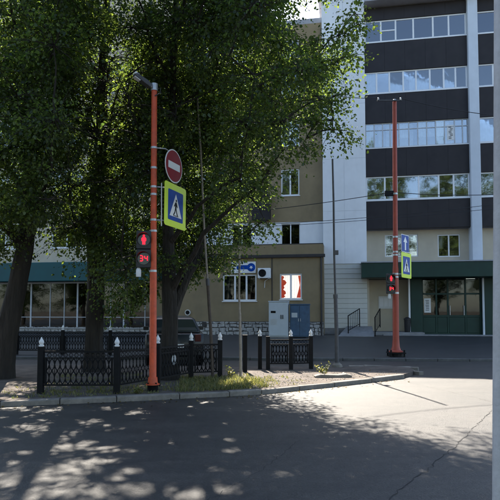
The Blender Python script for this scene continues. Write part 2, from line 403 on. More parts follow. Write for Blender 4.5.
# lower siding: boards one by one
MB().box(uA+.01, uB-.01, -.20, 11, -.2, zsid-.005).build('siding_backing', M_MORTAR, ab)
nb = 13; z_lo = .30; bh = (zsid-z_lo)/nb
o = MB().prism([(0, .004), (0, bh-.006), (.012, bh-.006), (.03, .004)], 0, uB-uA)
o.v = [(y, -.20-x, z) for x, y, z in o.v]; sb = o.build('siding_board', M_SIDING, ab); sb.location = (uA, 0, z_lo)
for i in range(1, nb): piece(sb.data, 'siding_board', ab, (uA, 0, z_lo+i*bh))
MB().box(uA-.02, uB+.02, -.27, -.21, -.2, z_lo-.01).build('plinth', M_CONC, ab)
# balcony stacks
def balcony_stack(ua, ub, muls, tag_i):
    zz = [(zs['b2b'], zs['w2b']), (zs['w2t'], zs['w3b']), (zs['w3t'], zs['w4b']), (zs['w4t'], zs['w5b']), (zs['w5t'], zs['eave']-.06)]
    for k, (a, b) in enumerate(zz):
        MB().box(ua+.004, ub-.004, -.045, .10, a+.004, b-.004).build('balcony_parapet', M_CORN, ab)
        npn = max(3, round((ub-ua)/1.15)); pw = (ub-ua-.01)/npn
        for i_ in range(npn):
            dv = wrnd.uniform(0, .006); MB().box(ua+.005+i_*pw+.004, ua+.005+(i_+1)*pw-.004, -.064-dv, -.046, a+.002, b-.002).build('balcony_panel', M_NAVY, ab)
        MB().box(ua+.004, ub-.004, .105, 1.35, a-.02, a+.14).build('balcony_slab', M_BALIN, ab)
    MB().box(ua, ub, 1.40, 1.5, 2.0, zs['eave']).build('balcony_back_wall', M_BALIN, ab)
    rows = [(zs['w2b'], zs['w2t']), (zs['w3b'], zs['w3t']), (zs['w4b'], zs['w4t']), (zs['w5b'], zs['w5t'])]
    for (a, b), mu in zip(rows, muls):
        old = mu == 'old'
        if old:
            us = [U(x) for x in (367, 375, 383.5, 391, 400, 410, 419, 428, 437, 446, 456, 464, 470)]; us[0] = ua+.01; us[-1] = ub-.01
            f = window(ab, us, a+.006, b-.004, .0, fw=.045, m=M_OLDFRAME, transom={i: a+(b-a)*.72 for i in range(12)}, curtains=.75, sill=False)
            pu = U(452); MB().prism([(pu-.18, a+.25), (pu+.2, a+.25), (pu+.2, b-.3), (pu-.18, b-.3)], .0185, .026).build('window_poster', M_PAPER, f)
            for i in range(9):
                z = a+.32+i*.075; dx = wrnd.uniform(-.05, .05)
                MB().box(pu-.07+dx, pu+.07+dx, .013, .0175, z, z+.03).build('poster_print', M_SBLACK, f)
        else:
            us = [U(x) for x in mu]; us[0] = ua+.01; us[-1] = ub-.01
            tr = {1: a+(b-a)*.52} if (len(mu) == 7 and mu[1] == 383) else {}
            window(ab, us, a+.006, b-.004, .0, fw=.07, transom=tr, curtains=(.25 if a < zs['w2t'] else .68), sill=False)
        # clutter on the balcony, seen dimly through the glass
        MB().box(ua, ub, -.09, -.061, a-.05, a-.002).build('balcony_sill', M_FRAME, ab)
balcony_stack(uB, uP0, [(367, 385, 397, 419, 439, 454, 473), 'old', (366, 378, 391, 405, 418, 432, 446, 458, 470), (366, 383, 398, 416, 436, 452, 470)], 0)
balcony_stack(uP1, UE, [(480, 496, 515, 540, 590), (480, 498, 520, 560, 590), (480, 496, 512, 530, 560, 590), (480, 500, 520, 560, 590)], 1)
MB().box(uP0, uP1, -.35, 1.5, zs['ct']-.1, zs['eave']+.2).build('pier', M_PIER, ab, bevel=.02)
# eave
MB().box(uB+.005, UE, -.75, 11.5, zs['eave']+.02, zs['eave']+.28).build('roof', M_ROOF, ab)
MB().box(uA-.2, UE, -.5, 11.4, zs['eave']+.905, zs['eave']+1.15).build('roof', M_ROOF, ab)
MB().box(uB+.005, UE, .2, 11, zs['eave']+.285, zs['eave']+.90).build('attic_wall', M_WHITE, ab)
# first floor, cream wall behind the canopy
ops = []
for xa, xb in ((385, 418), (438, 460), (500, 522)):
    ua, za = F(xa, 257, .5); ub, zb2 = F(xb, 234, .5); ops.append((ua, ub, za, zb2))
ops.append((U(366, .5)+.1, U(366, .5)+.11, 3, 3.01))
wall(ab, 'first_floor_wall', M_CREAM, uB-.02, UE, zs['ct']-.6, zs['b2b']+.02, .5, ops[:3])
for (a, b, c, d) in ops[:3]: window(ab, [a, (a+b)/2, b] if b-a < 1.4 else [a, a+.45, a+1.1, b], c, d, .56, fw=.06, curtains=.3, sill=False)
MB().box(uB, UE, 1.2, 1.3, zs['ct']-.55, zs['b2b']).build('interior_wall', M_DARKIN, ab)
# canopy
cu0, cu1 = U(361, -1.3), U(487, -1.3); cz0, cz1 = Z(277.5, -1.3), Z(262, -1.3)
MB().box(cu0, UE, -1.3, .49, cz0+.02, cz1).build('canopy', M_GREEN, ab, bevel=.02)
MB().box(cu0-.03, UE, -1.34, .48, cz1+.003, cz1+.06).build('canopy_flashing', M_ROOF, ab)
# shop level
pu0, pu1 = U(409, .0), U(420, .0); gu0, gu1 = U(420), U(478)
MB().box(uB-.01, pu0, 1.0, 1.15, -.2, cz0+.03).build('recess_wall', M_CREAM, ab)
MB().box(uB-.005, uB+.1, -.15, 1.0, -.2, cz0+.03).build('recess_side_wall', M_CREAM, ab)
MB().box(pu0, pu1, -.05, .6, -.2, cz0+.015).build('pillar', M_GREEN, ab, bevel=.02)
MB().box(U(409)-.12, U(409)-.02, -.10, .0, -.2, cz0+.015).build('downpipe', M_FRAME, ab, bevel=.03)
MB().box(gu1+.095, UE, .0, .5, -.2, cz0+.015).build('shop_side_wall', M_GREEN, ab)
MB().box(U(479.5), U(481.5), -.16, -.04, -.2, cz0+.015).build('downpipe', M_PIER, ab, bevel=.03)
zt = Z(294); zg = Z(316)
f = MB()
for u in (gu0+.005, U(434), U(445.5), U(463), gu1): f.box(u, u+.09, .12, .22, -.2, cz0+.012)
f.box(gu0+.1, gu1, .125, .215, zt-.04, zt+.05); f.box(gu0+.1, gu1, .125, .215, zg-.06, zg+.05); f.box(gu0+.1, gu1, .125, .215, -.2, .08)
sf = f.build('shopfront', M_GREEN, ab, bevel=.008, seg=1)
gl = [gu0+.09, U(434)+.0, U(434)+.09, U(445.5), U(445.5)+.09, U(463), U(463)+.09, gu1]
for i in range(0, 8, 2):
    a, b = gl[i], gl[i+1]
    for c, d in ((zt+.05, cz0), (zg+.05, zt-.04)): piece(get_pane(M_GLASSD), 'pane', sf, ((a+b)/2, .17, (c+d)/2), 0, (b-a, 1, d-c))
    MB().box(a+.003, b-.003, .14, .19, .08, zg-.06).build('kick_panel', M_GREEN, sf, bevel=.01, seg=1)
MB().box(U(445.5)+.12, U(445.5)+.15, .06, .09, 1.0, 1.5).build('door_handle', M_GALV, sf)
MB().box(U(463)-.06, U(463)-.03, .06, .09, 1.0, 1.5).build('door_handle', M_GALV, sf)
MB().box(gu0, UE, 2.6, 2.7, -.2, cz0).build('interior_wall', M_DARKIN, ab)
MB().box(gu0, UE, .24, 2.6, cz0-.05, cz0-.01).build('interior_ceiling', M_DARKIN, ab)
MB().box(pu1, UE, -.6, 2.6, -.3, .0).build('shop_floor', M_CONC, ab)
MB().box(U(366), pu1+.0, -.95, 1.0, -.3, .12).build('entrance_landing', M_CONC, ab, bevel=.015)
MB().box(U(380), UE, -1.25, -.955, -.35, .02).build('entrance_step', M_CONC, ab, bevel=.015)
def on_facade(name, label, cat, x, y, v=0.0, z=None):
    u, zz = F(x, y, v); p = O+EU*u+EV*v; return thing(name, label, cat, (p.x, p.y, ZB+(zz if z is None else z)), -FA)
# sheet in the shop window and notice on the recess wall
t = on_facade('paper_notice', 'small white paper notice taped inside the green shopfront glass', 'notice', 427.5, 306, .13)
MB().box(-.17, .17, .012, .018, -.35, .40).build('sheet', M_PAPER, t)
for i in range(7): MB().box(-.10+.01*(i % 3), .08, .008, .0115, .28-i*.085, .31-i*.085).build('print_line', M_SBLACK, t)
t = on_facade('notice_board', 'pale notice board on the cream wall beside the steps', 'notice', 386, 302.5, 1.0)
MB().box(-.40, .40, -.03, .0, -.34, .34).build('board', M_PAPER, t, bevel=.006)
for i in range(3): MB().box(-.33+i*.23, -.14+i*.23, -.036, -.0305, -.22, .24).build('sheet', M_SWHITE, t)

# ---------- brown building in the middle
bb = thing('brown_building', 'brown rendered building with a one storey annex and a pale first floor band', 'building', O, -FA)
bv = .15; ul = U(172, bv); ur = uA-.012
zroof = Z(24, bv, 305); zb0 = Z(222, bv, 300); zb1 = Z(246, bv, 300)
wz = [(Z(195.5, bv, 290), Z(169, bv, 290)), (Z(146, bv, 290), Z(120, bv, 290)), (Z(97, bv, 290), Z(72, bv, 290)), (Z(58, bv, 290), Z(40, bv, 290))]
cols = [(U(281, bv), U(299.5, bv)), (U(232, bv), U(250, bv)), (U(192, bv), U(210, bv))]
ops = [(a, b, c, d) for a, b in cols for c, d in wz]
wall(bb, 'upper_wall', M_BROWN, ul, ur, zb0, zroof, bv, ops)
for (a, b, c, d) in ops: window(bb, [a, (a+b)/2, b], c, d, bv+.06, fw=.07, curtains=.6)
MB().box(ul, ur, bv+.02, bv+10, zroof, zroof+.3).build('roof', M_ROOF, bb)
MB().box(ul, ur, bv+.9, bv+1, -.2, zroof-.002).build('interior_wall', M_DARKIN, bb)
MB().box(ur-.25, ur, bv+.25, bv+10, -.2, zroof-.002).build('side_wall', M_BROWN, bb)
o = MB().box(U(248, bv)+.3, U(271, bv), bv-.5, bv-.004, Z(221, bv, 266), Z(196, bv, 266)).build('loggia', M_NAVY, bb, bevel=.01)
op = (U(281, bv), U(300, bv), Z(258, bv, 290), Z(223.5, bv, 290)); op2 = (U(232, bv), U(252, bv), op[2], op[3])
wall(bb, 'pale_band', M_WHITE, ul, ur, zb1-2.0, zb0-.003, bv-.03, [op, op2])
for q_ in (op, op2): window(bb, [q_[0], (q_[0]+q_[1])/2, q_[1]], q_[2], q_[3], bv+.03, fw=.05, curtains=.1, glass=M_GLASSD, sill=False)
# annex
av = -1.6; al = U(178, av); ar = U(323.5, av, 300); zat = Z(245, av, 270); zco = Z(258, av, 270); zpl = Z(321.5, av, 270)
wl, wr = (U(223, av), U(256.5, av), Z(301, av, 240), Z(274.5, av, 240)), (U(279.5, av), U(301.5, av), Z(299.5, av, 290), Z(273.5, av, 290))
wall(bb, 'annex_wall', M_BROWN2, al, ar, zpl, zat, av, [wl, wr], reveal=.15)
MB().box(al, ar, av+.012, bv-.035, zat+.0, zat+.05).build('annex_roof', M_CORN, bb)
MB().box(ar-.22, ar, av+.20, bv-.04, -.2, zat-.004).build('annex_side_wall', M_BROWN2, bb)
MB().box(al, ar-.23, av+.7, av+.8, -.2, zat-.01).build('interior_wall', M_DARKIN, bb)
MB().box(al-.05, ar+.10, av-.14, av-.003, zco, zco+.16).build('cornice', M_CORN, bb, bevel=.015)
MB().box(U(271.5, av), U(272.3, av), av-.03, av-.003, zpl, zco-.004).build('render_joint', M_CORN, bb)
MB().tube([(ar-.10, av-.06, -.2), (ar-.10, av-.06, zco-.01)], .045, 8).build('downpipe', M_CORN, bb, smooth=True)
window(bb, [wl[0], wl[0]+(wl[1]-wl[0])*.36, wl[0]+(wl[1]-wl[0])*.70, wl[1]], wl[2], wl[3], av+.04, fw=.075, curtains=.2, glass=M_GLASSD)
f = window(bb, [wr[0], (wr[0]+wr[1])/2, wr[1]], wr[2], wr[3], av+.04, fw=.075, curtains=0)
f['label'] = 'window with white and red curtains glowing in place of a reflection'
um = (wr[0]+wr[1])/2
for ca, cb, sd in ((wr[0]+.06, um-.02, 4), (um+.03, wr[1]-.06, 6)): curtain(f, ca, cb, wr[2]+.07, wr[3]-.07, av+.31, M_GLOWWHITE, sd)
prn = random.Random(9); _H = wr[3]-wr[2]
_rag = [(wr[0]+x_, wr[2]+.09+k_*(_H-.2)) for x_, k_ in ((.05, 0), (.17, 0), (.26, .06), (.20, .13), (.30, .2), (.27, .3), (.15, .38), (.22, .46), (.18, .55), (.28, .62), (.33, .7), (.25, .8), (.13, .84), (.2, .92), (.16, 1), (.05, 1))]
MB().prism(_rag, av+.262, av+.268).build('curtain', M_GLOWRED, f)
q = MB()
for i in range(13):                                 # gathered red drape, wider at the hem
    k = i/12; d_ = .02*math.sin(i*1.9); q.v += [(um+.28+k*(wr[1]-um-.36), av+.25+d_, wr[2]+.1), (um+.44+k*(wr[1]-um-.54), av+.25+d_, wr[2]+.75), (um+.36+k*(wr[1]-um-.44), av+.25+d_, wr[3]-.1)]
    if i: j = 3*i; q.f += [(j-3, j, j+1, j-2), (j-2, j+1, j+2, j-1)]
q.build('curtain', M_GLOWRED, f, smooth=True)
# crazy-paved stone plinth
MB().box(al, ar, av+.0, av+.2, -.3, zpl-.002).build('plinth', M_MORTAR, bb)
srnd = random.Random(21); rows_z = [-.05, .16, .36, .55, zpl-.01]
for r_ in range(4):
    u = al; c, d = rows_z[r_], rows_z[r_+1]
    while u < ar-.08:
        wd = min(srnd.uniform(.16, .42), ar-u); g = .018
        pts = [(u+g, c+g+srnd.uniform(-.03, .03)), (u+wd*.5, c+g+srnd.uniform(-.05, .04)), (u+wd-g, c+g+srnd.uniform(-.03, .03)), (u+wd-g+srnd.uniform(-.03, .03), (c+d)/2), (u+wd-g, d-g+srnd.uniform(-.03, .02)), (u+wd*.45, d-g+srnd.uniform(-.04, .015)), (u+g, d-g+srnd.uniform(-.03, .02)), (u+g+srnd.uniform(-.02, .03), (c+d)/2)]
        if r_ == 3: pts = [(x, min(z, zpl-.008)) for x, z in pts]
        if u > U(172, av): MB().prism(pts, av-.035-srnd.uniform(0, .02), av-.001).build('stone', M_STONE, bb)
        u += wd
# ---------- cream building with the teal shop canopy on the left
sb_ = thing('shop_building', 'cream building with long teal canopy over a glazed shopfront behind the trees', 'building', O, -FA)
su0, su1 = U(-230), U(171.5); czl = Z(281, -1.0, 60); czh = Z(262, -1.0, 60); ZSR = Z(-8, 0, 60)  # hidden roof level ZSR raised so the building's shadow reaches further forward
ops = [(U(a), U(b), c, d) for a, b in ((-205, -170), (-155, -120), (-105, -72), (-60, -25), (-10, 22), (52, 82), (105, 132), (145, 165)) for c, d in ((Z(248, 0, 60), Z(222, 0, 60)), (Z(196, 0, 60), Z(170, 0, 60)), (Z(146, 0, 60), Z(120, 0, 60)), (Z(97, 0, 60), Z(72, 0, 60)))]
wall(sb_, 'upper_wall', M_CREAM, su0, su1, czl, ZSR, 0, ops)
for (a, b, c, d) in ops: window(sb_, [a, (a+b)/2, b], c, d, .06, fw=.07, curtains=.5)
MB().box(su0, su1, .05, 10, ZSR, ZSR+.3).build('roof', M_ROOF, sb_)
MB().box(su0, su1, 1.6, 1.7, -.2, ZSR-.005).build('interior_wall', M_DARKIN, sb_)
MB().box(su1-.2, su1-.004, .25, 10, -.2, ZSR-.005).build('side_wall', M_CREAM, sb_)
MB().box(su0, U(158, -1), -1.0, -.006, czl, czh).build('canopy', M_TEAL, sb_, bevel=.03)
MB().box(U(158), su1, -.1, .3, -.2, czl-.004).build('shop_end_wall', M_BROWN2, sb_)
zsp = Z(329, -.12, 60)
MB().box(su0, U(158)-.004, -.12, .25, -.3, zsp).build('plinth', M_MORTAR, sb_)
for r_ in range(2):
    u = U(-20); c, d = [(.02, .26), (.26, zsp-.01)][r_]
    while u < U(157):
        wd = srnd.uniform(.2, .45); g = .018
        pts = [(u+g, c+g+srnd.uniform(-.02, .03)), (u+wd*.5, c+g+srnd.uniform(-.03, .03)), (u+wd-g, c+g), (u+wd-g+srnd.uniform(-.03, .03), (c+d)/2), (u+wd-g, d-g), (u+wd*.45, d-g+srnd.uniform(-.03, 0)), (u+g, d-g)]
        MB().prism(pts, -.155-srnd.uniform(0, .02), -.121).build('stone', M_STONE, sb_); u += wd
MB().box(su0, U(158), -.20, .0, zsp+.003, zsp+.05).build('plinth_coping', M_CONC, sb_)
f = MB(); mul = [-226, -200, -175, -150, -125, -100, -80, -60, -40, -22, 0, 20, 33, 52, 66, 79, 94, 112, 125, 146, 157]; ml = [U(x, 0) for x in mul]
for i, u in enumerate(ml):
    wd = .09 if i % 3 == 0 else .04; f.box(u-wd/2, u+wd/2, .0, .1, zsp+.052, czl-.004)
zsm = zsp+(czl-zsp)*.25
f.box(ml[0]+.05, ml[-1]-.05, .006, .094, zsm-.02, zsm+.02); f.box(ml[0]+.05, ml[-1]-.05, .006, .094, czl-.09, czl-.004)
sf = f.build('shopfront', M_OLDFRAME, sb_, bevel=.006, seg=1)
for a, b in zip(ml, ml[1:]):
    piece(get_pane(M_GLASSD), 'pane', sf, ((a+b)/2, .05, (zsp+.05+zsm)/2), 0, (b-a-.05, 1, zsm-zsp-.05)); piece(get_pane(M_GLASSD), 'pane', sf, ((a+b)/2, .05, (czl+zsm)/2), 0, (b-a-.05, 1, czl-zsm-.02))

# ---------- fittings on the annex
t = on_facade('air_conditioner', 'white air conditioner box fixed to the brown annex wall', 'air conditioner', 265, 273.5, av)
MB().box(-.33, .33, -.36, -.06, -.26, .26).build('casing', M_FRAME, t, bevel=.02)
MB().tube([(-.09, -.375, 0), (-.09, -.362, 0)], .20, 20).build('fan_opening', M_SBLACK, t)
for k in range(3):
    r_ = .06+.06*k; MB().tube([(-.09+r_*math.cos(a), -.378, r_*math.sin(a)) for a in np.linspace(0, 2*math.pi, 21)], .006, 5).build('fan_guard_ring', M_BLACKP, t)
for x in (-.25, .25): MB().box(x-.02, x+.02, -.34, .0, -.30, -.262).build('bracket', M_GALV, t)
MB().tube([(.2, -.03, -.26), (.0, -.03, -.4), (-.02, -.03, -.75)], .015, 6).build('hose', M_FRAME, t)
t = on_facade('wall_sign', 'white oblong wall sign with blue bar and round blue emblem above annex window', 'sign', 243.5, 267.5, av)
MB().box(-.66, .66, -.05, -.0, -.30, .30).build('panel', M_SWHITE, t, bevel=.01)
MB().box(-.36, .30, -.056, -.0505, -.10, .12).build('blue_bar', M_BLUE, t)
MB().tube([(.42, -.062, .0), (.42, -.0505, 0)], .22, 22).build('round_emblem', M_BLUE, t)
MB().prism([(.42+(.11 if k % 2 else .045)*math.cos(k*math.pi/5+math.pi/2), (.11 if k % 2 else .045)*math.sin(k*math.pi/5+math.pi/2)) for k in range(10)], -.066, -.0625).build('emblem_mark', M_SWHITE, t)
for dx, dz in ((-.53, .08), (-.47, -.08), (-.56, -.1)): MB().box(dx-.06, dx+.05, -.055, -.0505, dz-.03, dz+.03).build('logo_mark', M_BLUE, t)
t = on_facade('wall_vent', 'small round metal vent on the brown wall above the dark car', 'vent', 188, 312.5, av)
MB().tube([(0, -.08, 0), (0, 0, 0)], .16, 20).build('ring', M_GALV, t, smooth=True); MB().tube([(0, -.09, 0), (0, -.081, 0)], .11, 16).build('opening', M_SBLACK, t)
t = on_facade('plinth_vent', 'dark square vent grille in the pale stone plinth', 'vent', 204.5, 324.3, av)
MB().box(-.12, .12, -.075, 0, -.13, .13).build('frame', M_BLACKP, t, bevel=.01)
for k in range(4): MB().box(-.10, .10, -.085, -.0755, -.1+k*.06, -.07+k*.06).build('slat', M_CORN, t)

def pave_pt(x, Y):                                # point on the far pavement in column x at depth Y
    p = D(x, 311, Y); p.z = pz(p.x, p.y); return p
# cabinets in front of the annex
dep = D(279, 311, 26.4).y
p = pave_pt(279, dep); t = thing('utility_cabinet', 'tall grey metal utility cabinet beside the blue one', 'cabinet', p, -FA)
hh = D(279, 301.5, dep).z-p.z; wd = (D(288.5, 320, dep).x-D(269.5, 320, dep).x)/2
MB().box(-wd, wd, -.3, .3, .06, hh-.03).build('body', M_CAB, t, bevel=.012); MB().box(-wd-.02, wd+.02, -.33, .33, hh-.029, hh+.02).build('roof_cap', M_CAB, t, bevel=.01)
MB().box(-wd, wd, -.28, .28, -.08, .059).build('plinth', M_CONC, t)
dr = MB().box(-wd+.03, wd-.03, -.318, -.301, .12, hh-.07).build('door', M_CAB, t, bevel=.006)
MB().box(.12, .15, -.345, -.319, hh*.52, hh*.52+.2).build('handle', M_SBLACK, dr); MB().box(.21, .24, -.345, -.319, hh*.52, hh*.52+.2).build('handle', M_SBLACK, dr)
MB().box(-wd+.1, -wd+.34, -.322, -.319, hh*.68, hh*.74).build('vent_label', M_SBLACK, dr)
for k in range(6): MB().box(-wd+.08, -wd+.4, -.323, -.3185, hh*.36+k*.05, hh*.36+k*.05+.02).build('louvre', M_GALV, dr)
p = pave_pt(300, dep); t = thing('utility_cabinet', 'dark blue scuffed metal cabinet behind the low fence', 'cabinet', p, -FA)
hh = D(300, 305, dep).z-p.z; wd = (D(309.5, 320, dep).x-D(290.5, 320, dep).x)/2
MB().box(-wd, wd, -.28, .3, .05, hh).build('body', M_BLUEC, t, bevel=.015); MB().box(-wd-.03, wd+.03, -.31, .32, hh+.002, hh+.05).build('roof_cap', M_BLUEC, t, bevel=.01)
for s in (-1, 1): d_ = MB().box(min(0.012*s, (wd-.03)*s), max(.012*s, (wd-.03)*s), -.298, -.281, .1, hh-.05).build('door', M_BLUEC, t, bevel=.006); MB().box(.05*s-.012, .05*s+.012, -.32, -.299, hh*.5, hh*.5+.14).build('handle', M_GALV, d_)
MB().box(-wd+.08, -wd+.36, -.302, -.2985, hh*.62, hh*.76).build('sticker', M_CAB, t)
for s in (-1, 1): MB().box(s*(wd-.1)-.05, s*(wd-.1)+.05, -.25, .25, -.06, .049).build('foot', M_CORN, t)

# metal ramp with two handrails, entrance steps
q0 = O+EU*U(352, -1.6)+EV*-1.6
t = thing('entry_ramp', 'small concrete ramp leading up between two black handrails', 'ramp', (q0.x, q0.y, pz(q0.x, q0.y)), -FA)
r0, r1 = -.75, 1.0
q = MB(); q.v = [(r0, -.6, .01), (r1, -.6, .01), (r1, 1.3, .45), (r0+.45, 1.3, .45), (r0, -.6, -.1), (r1, -.6, -.1), (r1, 1.3, -.1), (r0+.45, 1.3, -.1)]
q.f = [(0, 1, 2, 3), (7, 6, 5, 4), (0, 4, 5, 1), (1, 5, 6, 2), (2, 6, 7, 3), (3, 7, 4, 0)]; q.build('slope', M_CONC, t, bevel=.01)
def handrail(x, label, lean, y0, y1, nb, wd):
    h = thing('handrail', label, 'handrail', (q0+EU*x).to_tuple()[:2]+(pz(q0.x, q0.y),), -FA, 'black handrails at the entrance ramp')
    za, zb_ = .02+.35*max(0, (y0+.6)/1.9), .04+.40*(y1+.6)/1.9
    MB().tube([(0, y0, za-.03), (0, y0, za+.9), (wd, y1, zb_+.95), (wd, y1, zb_-.03)], .028, 8).build('rail', M_BLACK, h, smooth=True)
    MB().tube([(0, y0, za+.15), (wd, y1, zb_+.15)], .018, 6).build('lower_rail', M_BLACK, h)
    for i in range(1, nb):
        k = i/nb; y = y0+(y1-y0)*k; z = za+(zb_-za)*k
        MB().tube([(wd*k, y, z+.14), (wd*k, y, z+.92)], .012, 6).build('baluster', M_BLACK, h)
handrail(-.25, 'black iron handrail with balusters left of the ramp', 0, -.1, 1.2, 6, .60)
handrail(1.05, 'black iron handrail right of the ramp beside the notice board', 0, -.55, 1.2, 4, .35)
# bin beside the green pillar
q1 = O+EU*U(405.5, -.5)+EV*-.5
t = thing('litter_bin', 'slim dark litter bin beside the green entrance pillar', 'bin', (q1.x, q1.y, ZB+.12), -FA)
MB().lathe([(.13, .0), (.15, .05), (.17, .62), (.18, .66)], n=14).build('body', M_BLACKP, t, smooth=True); MB().lathe([(.19, .66), (.19, .70), (.06, .78)], n=14).build('lid', M_BLACKP, t, smooth=True)

# ================================================================ POLES, SIGNS, SIGNALS
def walker(parent, m, s, y0, y1, cx=0, cz=0):
    """pedestrian striding, s = height"""
    def P(pts): return [(cx+x*s, cz+z*s) for x, z in pts]
    q = MB()
    q.prism(P([(.06+.065*math.cos(a), .90+.08*math.sin(a)) for a in np.linspace(0, 2*math.pi, 14)[:-1]]), y0, y1)
    q.prism(P([(-.03, .80), (.09, .80), (.12, .62), (.08, .42), (-.07, .42), (-.08, .62)]), y0, y1)
    q.prism(P([(.0, .44), (.085, .42), (.17, .20), (.27, .02), (.17, .0), (.08, .18)]), y0+.0004, y1+.0004)
    q.prism(P([(-.07, .44), (.03, .40), (-.05, .20), (-.20, .0), (-.29, .03), (-.13, .22)]), y0+.0002, y1+.0002)
    q.prism(P([(.08, .78), (.13, .74), (.24, .52), (.20, .49), (.07, .66)]), y0+.0006, y1+.0006)
    q.prism(P([(-.03, .79), (-.07, .76), (-.20, .55), (-.16, .51), (-.02, .66)]), y0+.0008, y1+.0008)
    return q.build('pedestrian_symbol', m, parent)
def rrect(w, h, r, n=5):
    pts = []
    for cx, cz, a0 in ((w/2-r, h/2-r, 0), (-w/2+r, h/2-r, 90), (-w/2+r, -h/2+r, 180), (w/2-r, -h/2+r, 270)):
        pts += [(cx+r*math.cos(R(a0+90*k/n)), cz+r*math.sin(R(a0+90*k/n))) for k in range(n+1)]
    return pts
def crossing_sign(label, loc, rz, s):
    t = thing('crossing_sign', label, 'road sign', loc, rz, 'pedestrian crossing signs', rot=(0, R(1.0), rz))
    MB().prism(rrect(s, s, s*.06), .0, .008).build('border_plate', M_SYEL, t)
    MB().prism(rrect(s*.97, s*.97, s*.05), .0085, .014).build('back_plate', M_GALV, t)
    b = s*.70
    MB().prism(rrect(b, b, b*.05), -.004, -.0005).build('blue_field', M_BLUE, t)
    MB().prism([(-b*.40, -b*.36), (b*.40, -b*.36), (0, b*.40)], -.007, -.0045).build('white_triangle', M_SWHITE, t)
    walker(t, M_SBLACK, b*.56, -.011, -.0075, cx=-.01*s, cz=-b*.32)
    q = MB()
    for k in (-2, -1, 0, 1, 2): q.box(k*.07*b-.018*b, k*.07*b+.018*b, -.0125, -.0118, -b*.345, -b*.31)
    q.build('crossing_bars', M_SBLACK, t)
    return t
def signal(label, loc, rz, group):
    t = thing('pedestrian_signal', label, 'traffic light', loc, rz, group)
    MB().prism(rrect(.29, .345, .03), -.02, .12).v
    hs = []
    for k, cz in enumerate((.18, -.18)):
        h = MB().prism(rrect(.29, .35, .03), .0, .13); h.v = [(x, y, z+cz) for x, y, z in h.v]; ho = h.build('housing', M_BLACKP, t, bevel=.008)
        ln = MB().tube([(0, -.012, cz), (0, -.001, cz)], .118, 28).build('lens', M_LENS, ho)
        # visor: three-quarter hood
        vis = MB(); N = 18
        for i in range(N+1):
            a = R(-35+250*i/N); d = .02+.13*max(0, math.sin(R(-35+250*i/N))*.6+.45)
            for (rr, yy) in ((.125, 0), (.128, -d), (.122, -d), (.119, 0)): vis.v.append((rr*math.cos(a), yy-.001, cz+rr*math.sin(a)))
            if i:
                b_ = 4*i
                for j in range(4): vis.f.append((b_-4+j, b_-4+(j+1) % 4, b_+(j+1) % 4, b_+j))
        vis.build('visor', M_BLACKP, ho)
        hs.append(ho)
    # standing red figure
    def P(pts, cz): return [(x, z+cz) for x, z in pts]
    q = MB()
    q.prism(P([(.022*math.cos(a), .072+.024*math.sin(a)) for a in np.linspace(0, 2*math.pi, 13)[:-1]], .18), -.017, -.0125)
    q.prism(P([(-.028, .045), (.028, .045), (.046, .02), (.042, -.03), (.028, -.03), (.026, -.095), (.005, -.095), (0, -.04), (-.005, -.095), (-.026, -.095), (-.028, -.03), (-.042, -.03), (-.046, .02)], .18), -.017, -.0125)
    q.build('red_standing_figure', M_LED, hs[0])
    def digit(ch, cx, cz, w_, h_):
        seg = {'a': (0, h_, 1), 'g': (0, 0, 1), 'd': (0, -h_, 1), 'b': (w_, h_/2, 0), 'c': (w_, -h_/2, 0), 'f': (-w_, h_/2, 0), 'e': (-w_, -h_/2, 0)}
        q = MB()
        for s_ in ch:
            x, z, hor = seg[s_]; th = .009; lw = w_*.82; lh = h_*.40
            if hor: q.box(cx+x-lw, cx+x+lw, -.017, -.0125, cz+z-th, cz+z+th)
            else: q.box(cx+x-th, cx+x+th, -.017, -.0125, cz+z-lh, cz+z+lh)
        return q.build('countdown_digit', M_LED, hs[1])
    digit('abgcd', -.045, -.18, .026, .05); digit('fgbc', .045, -.18, .026, .05)
    return t

# ----- near pole
VPT = lambda x, y: G(x, y, VZ)
NP = VPT(152.7, 391); npY = NP.y
top = D(154.3, 90, npY); NPtop = Vector((top.x, npY, top.z))
t = thing('street_lamp', 'orange red pole with grey lamp head standing on the verge by the road', 'street lamp', NP)
Lh = NPtop.z-VZ; lean = NPtop.x-NP.x
def onp(z): return Vector((lean*z/Lh, 0, z))
MB().tube([onp(.14), onp(.16), onp(2.2), onp(2.3), onp(Lh)], [.074, .069, .066, .061, .055], 18).build('shaft', M_RED, t, smooth=True)
MB().lathe([(.13, .12), (.13, .135), (.095, .15), (.086, .26)], n=18).build('base_flange', M_RED, t, smooth=True)
MB().lathe([(.10, -.03), (.105, .10), (.12, .119)], n=12).build('foot', M_BLACK, t, smooth=True)
for k in range(4): MB().lathe([(.014, .10), (.014, .165)], (.108*math.cos(k*1.57+.78), .108*math.sin(k*1.57+.78), 0), 6).build('bolt', M_BLACK, t)
MB().tube([onp(Lh-.02), onp(Lh+.12)], [.07, .068], 16).build('top_cap', M_GALV, t, smooth=True)
hz = lambda y: D(153, y, npY).z-VZ
for y in (148, 168, 187, 194.5, 220, 231, 271): z = hz(y); MB().tube([onp(z-.02), onp(z+.02)], .0665 if z > 2.2 else .0715, 18).build('clamp_band', M_GALV, t, smooth=True)
arm0 = onp(Lh+.06); a1 = D(150.5, 87, npY-.05)-NP; a2 = D(134, 74.5, npY-.25)-NP
lamp = MB(); d = (a2-a1); L = d.length
lh = MB().prism([(0, -.035), (0, .035), (L*.25, .06), (L*.9, .045), (L, .01), (L, -.01), (L*.9, -.03)], -.062, .062).build('lamp_head', M_IRONP, t, bevel=.012)
lh.location = a1; lh.rotation_euler = d.to_track_quat('X', 'Z').to_euler()
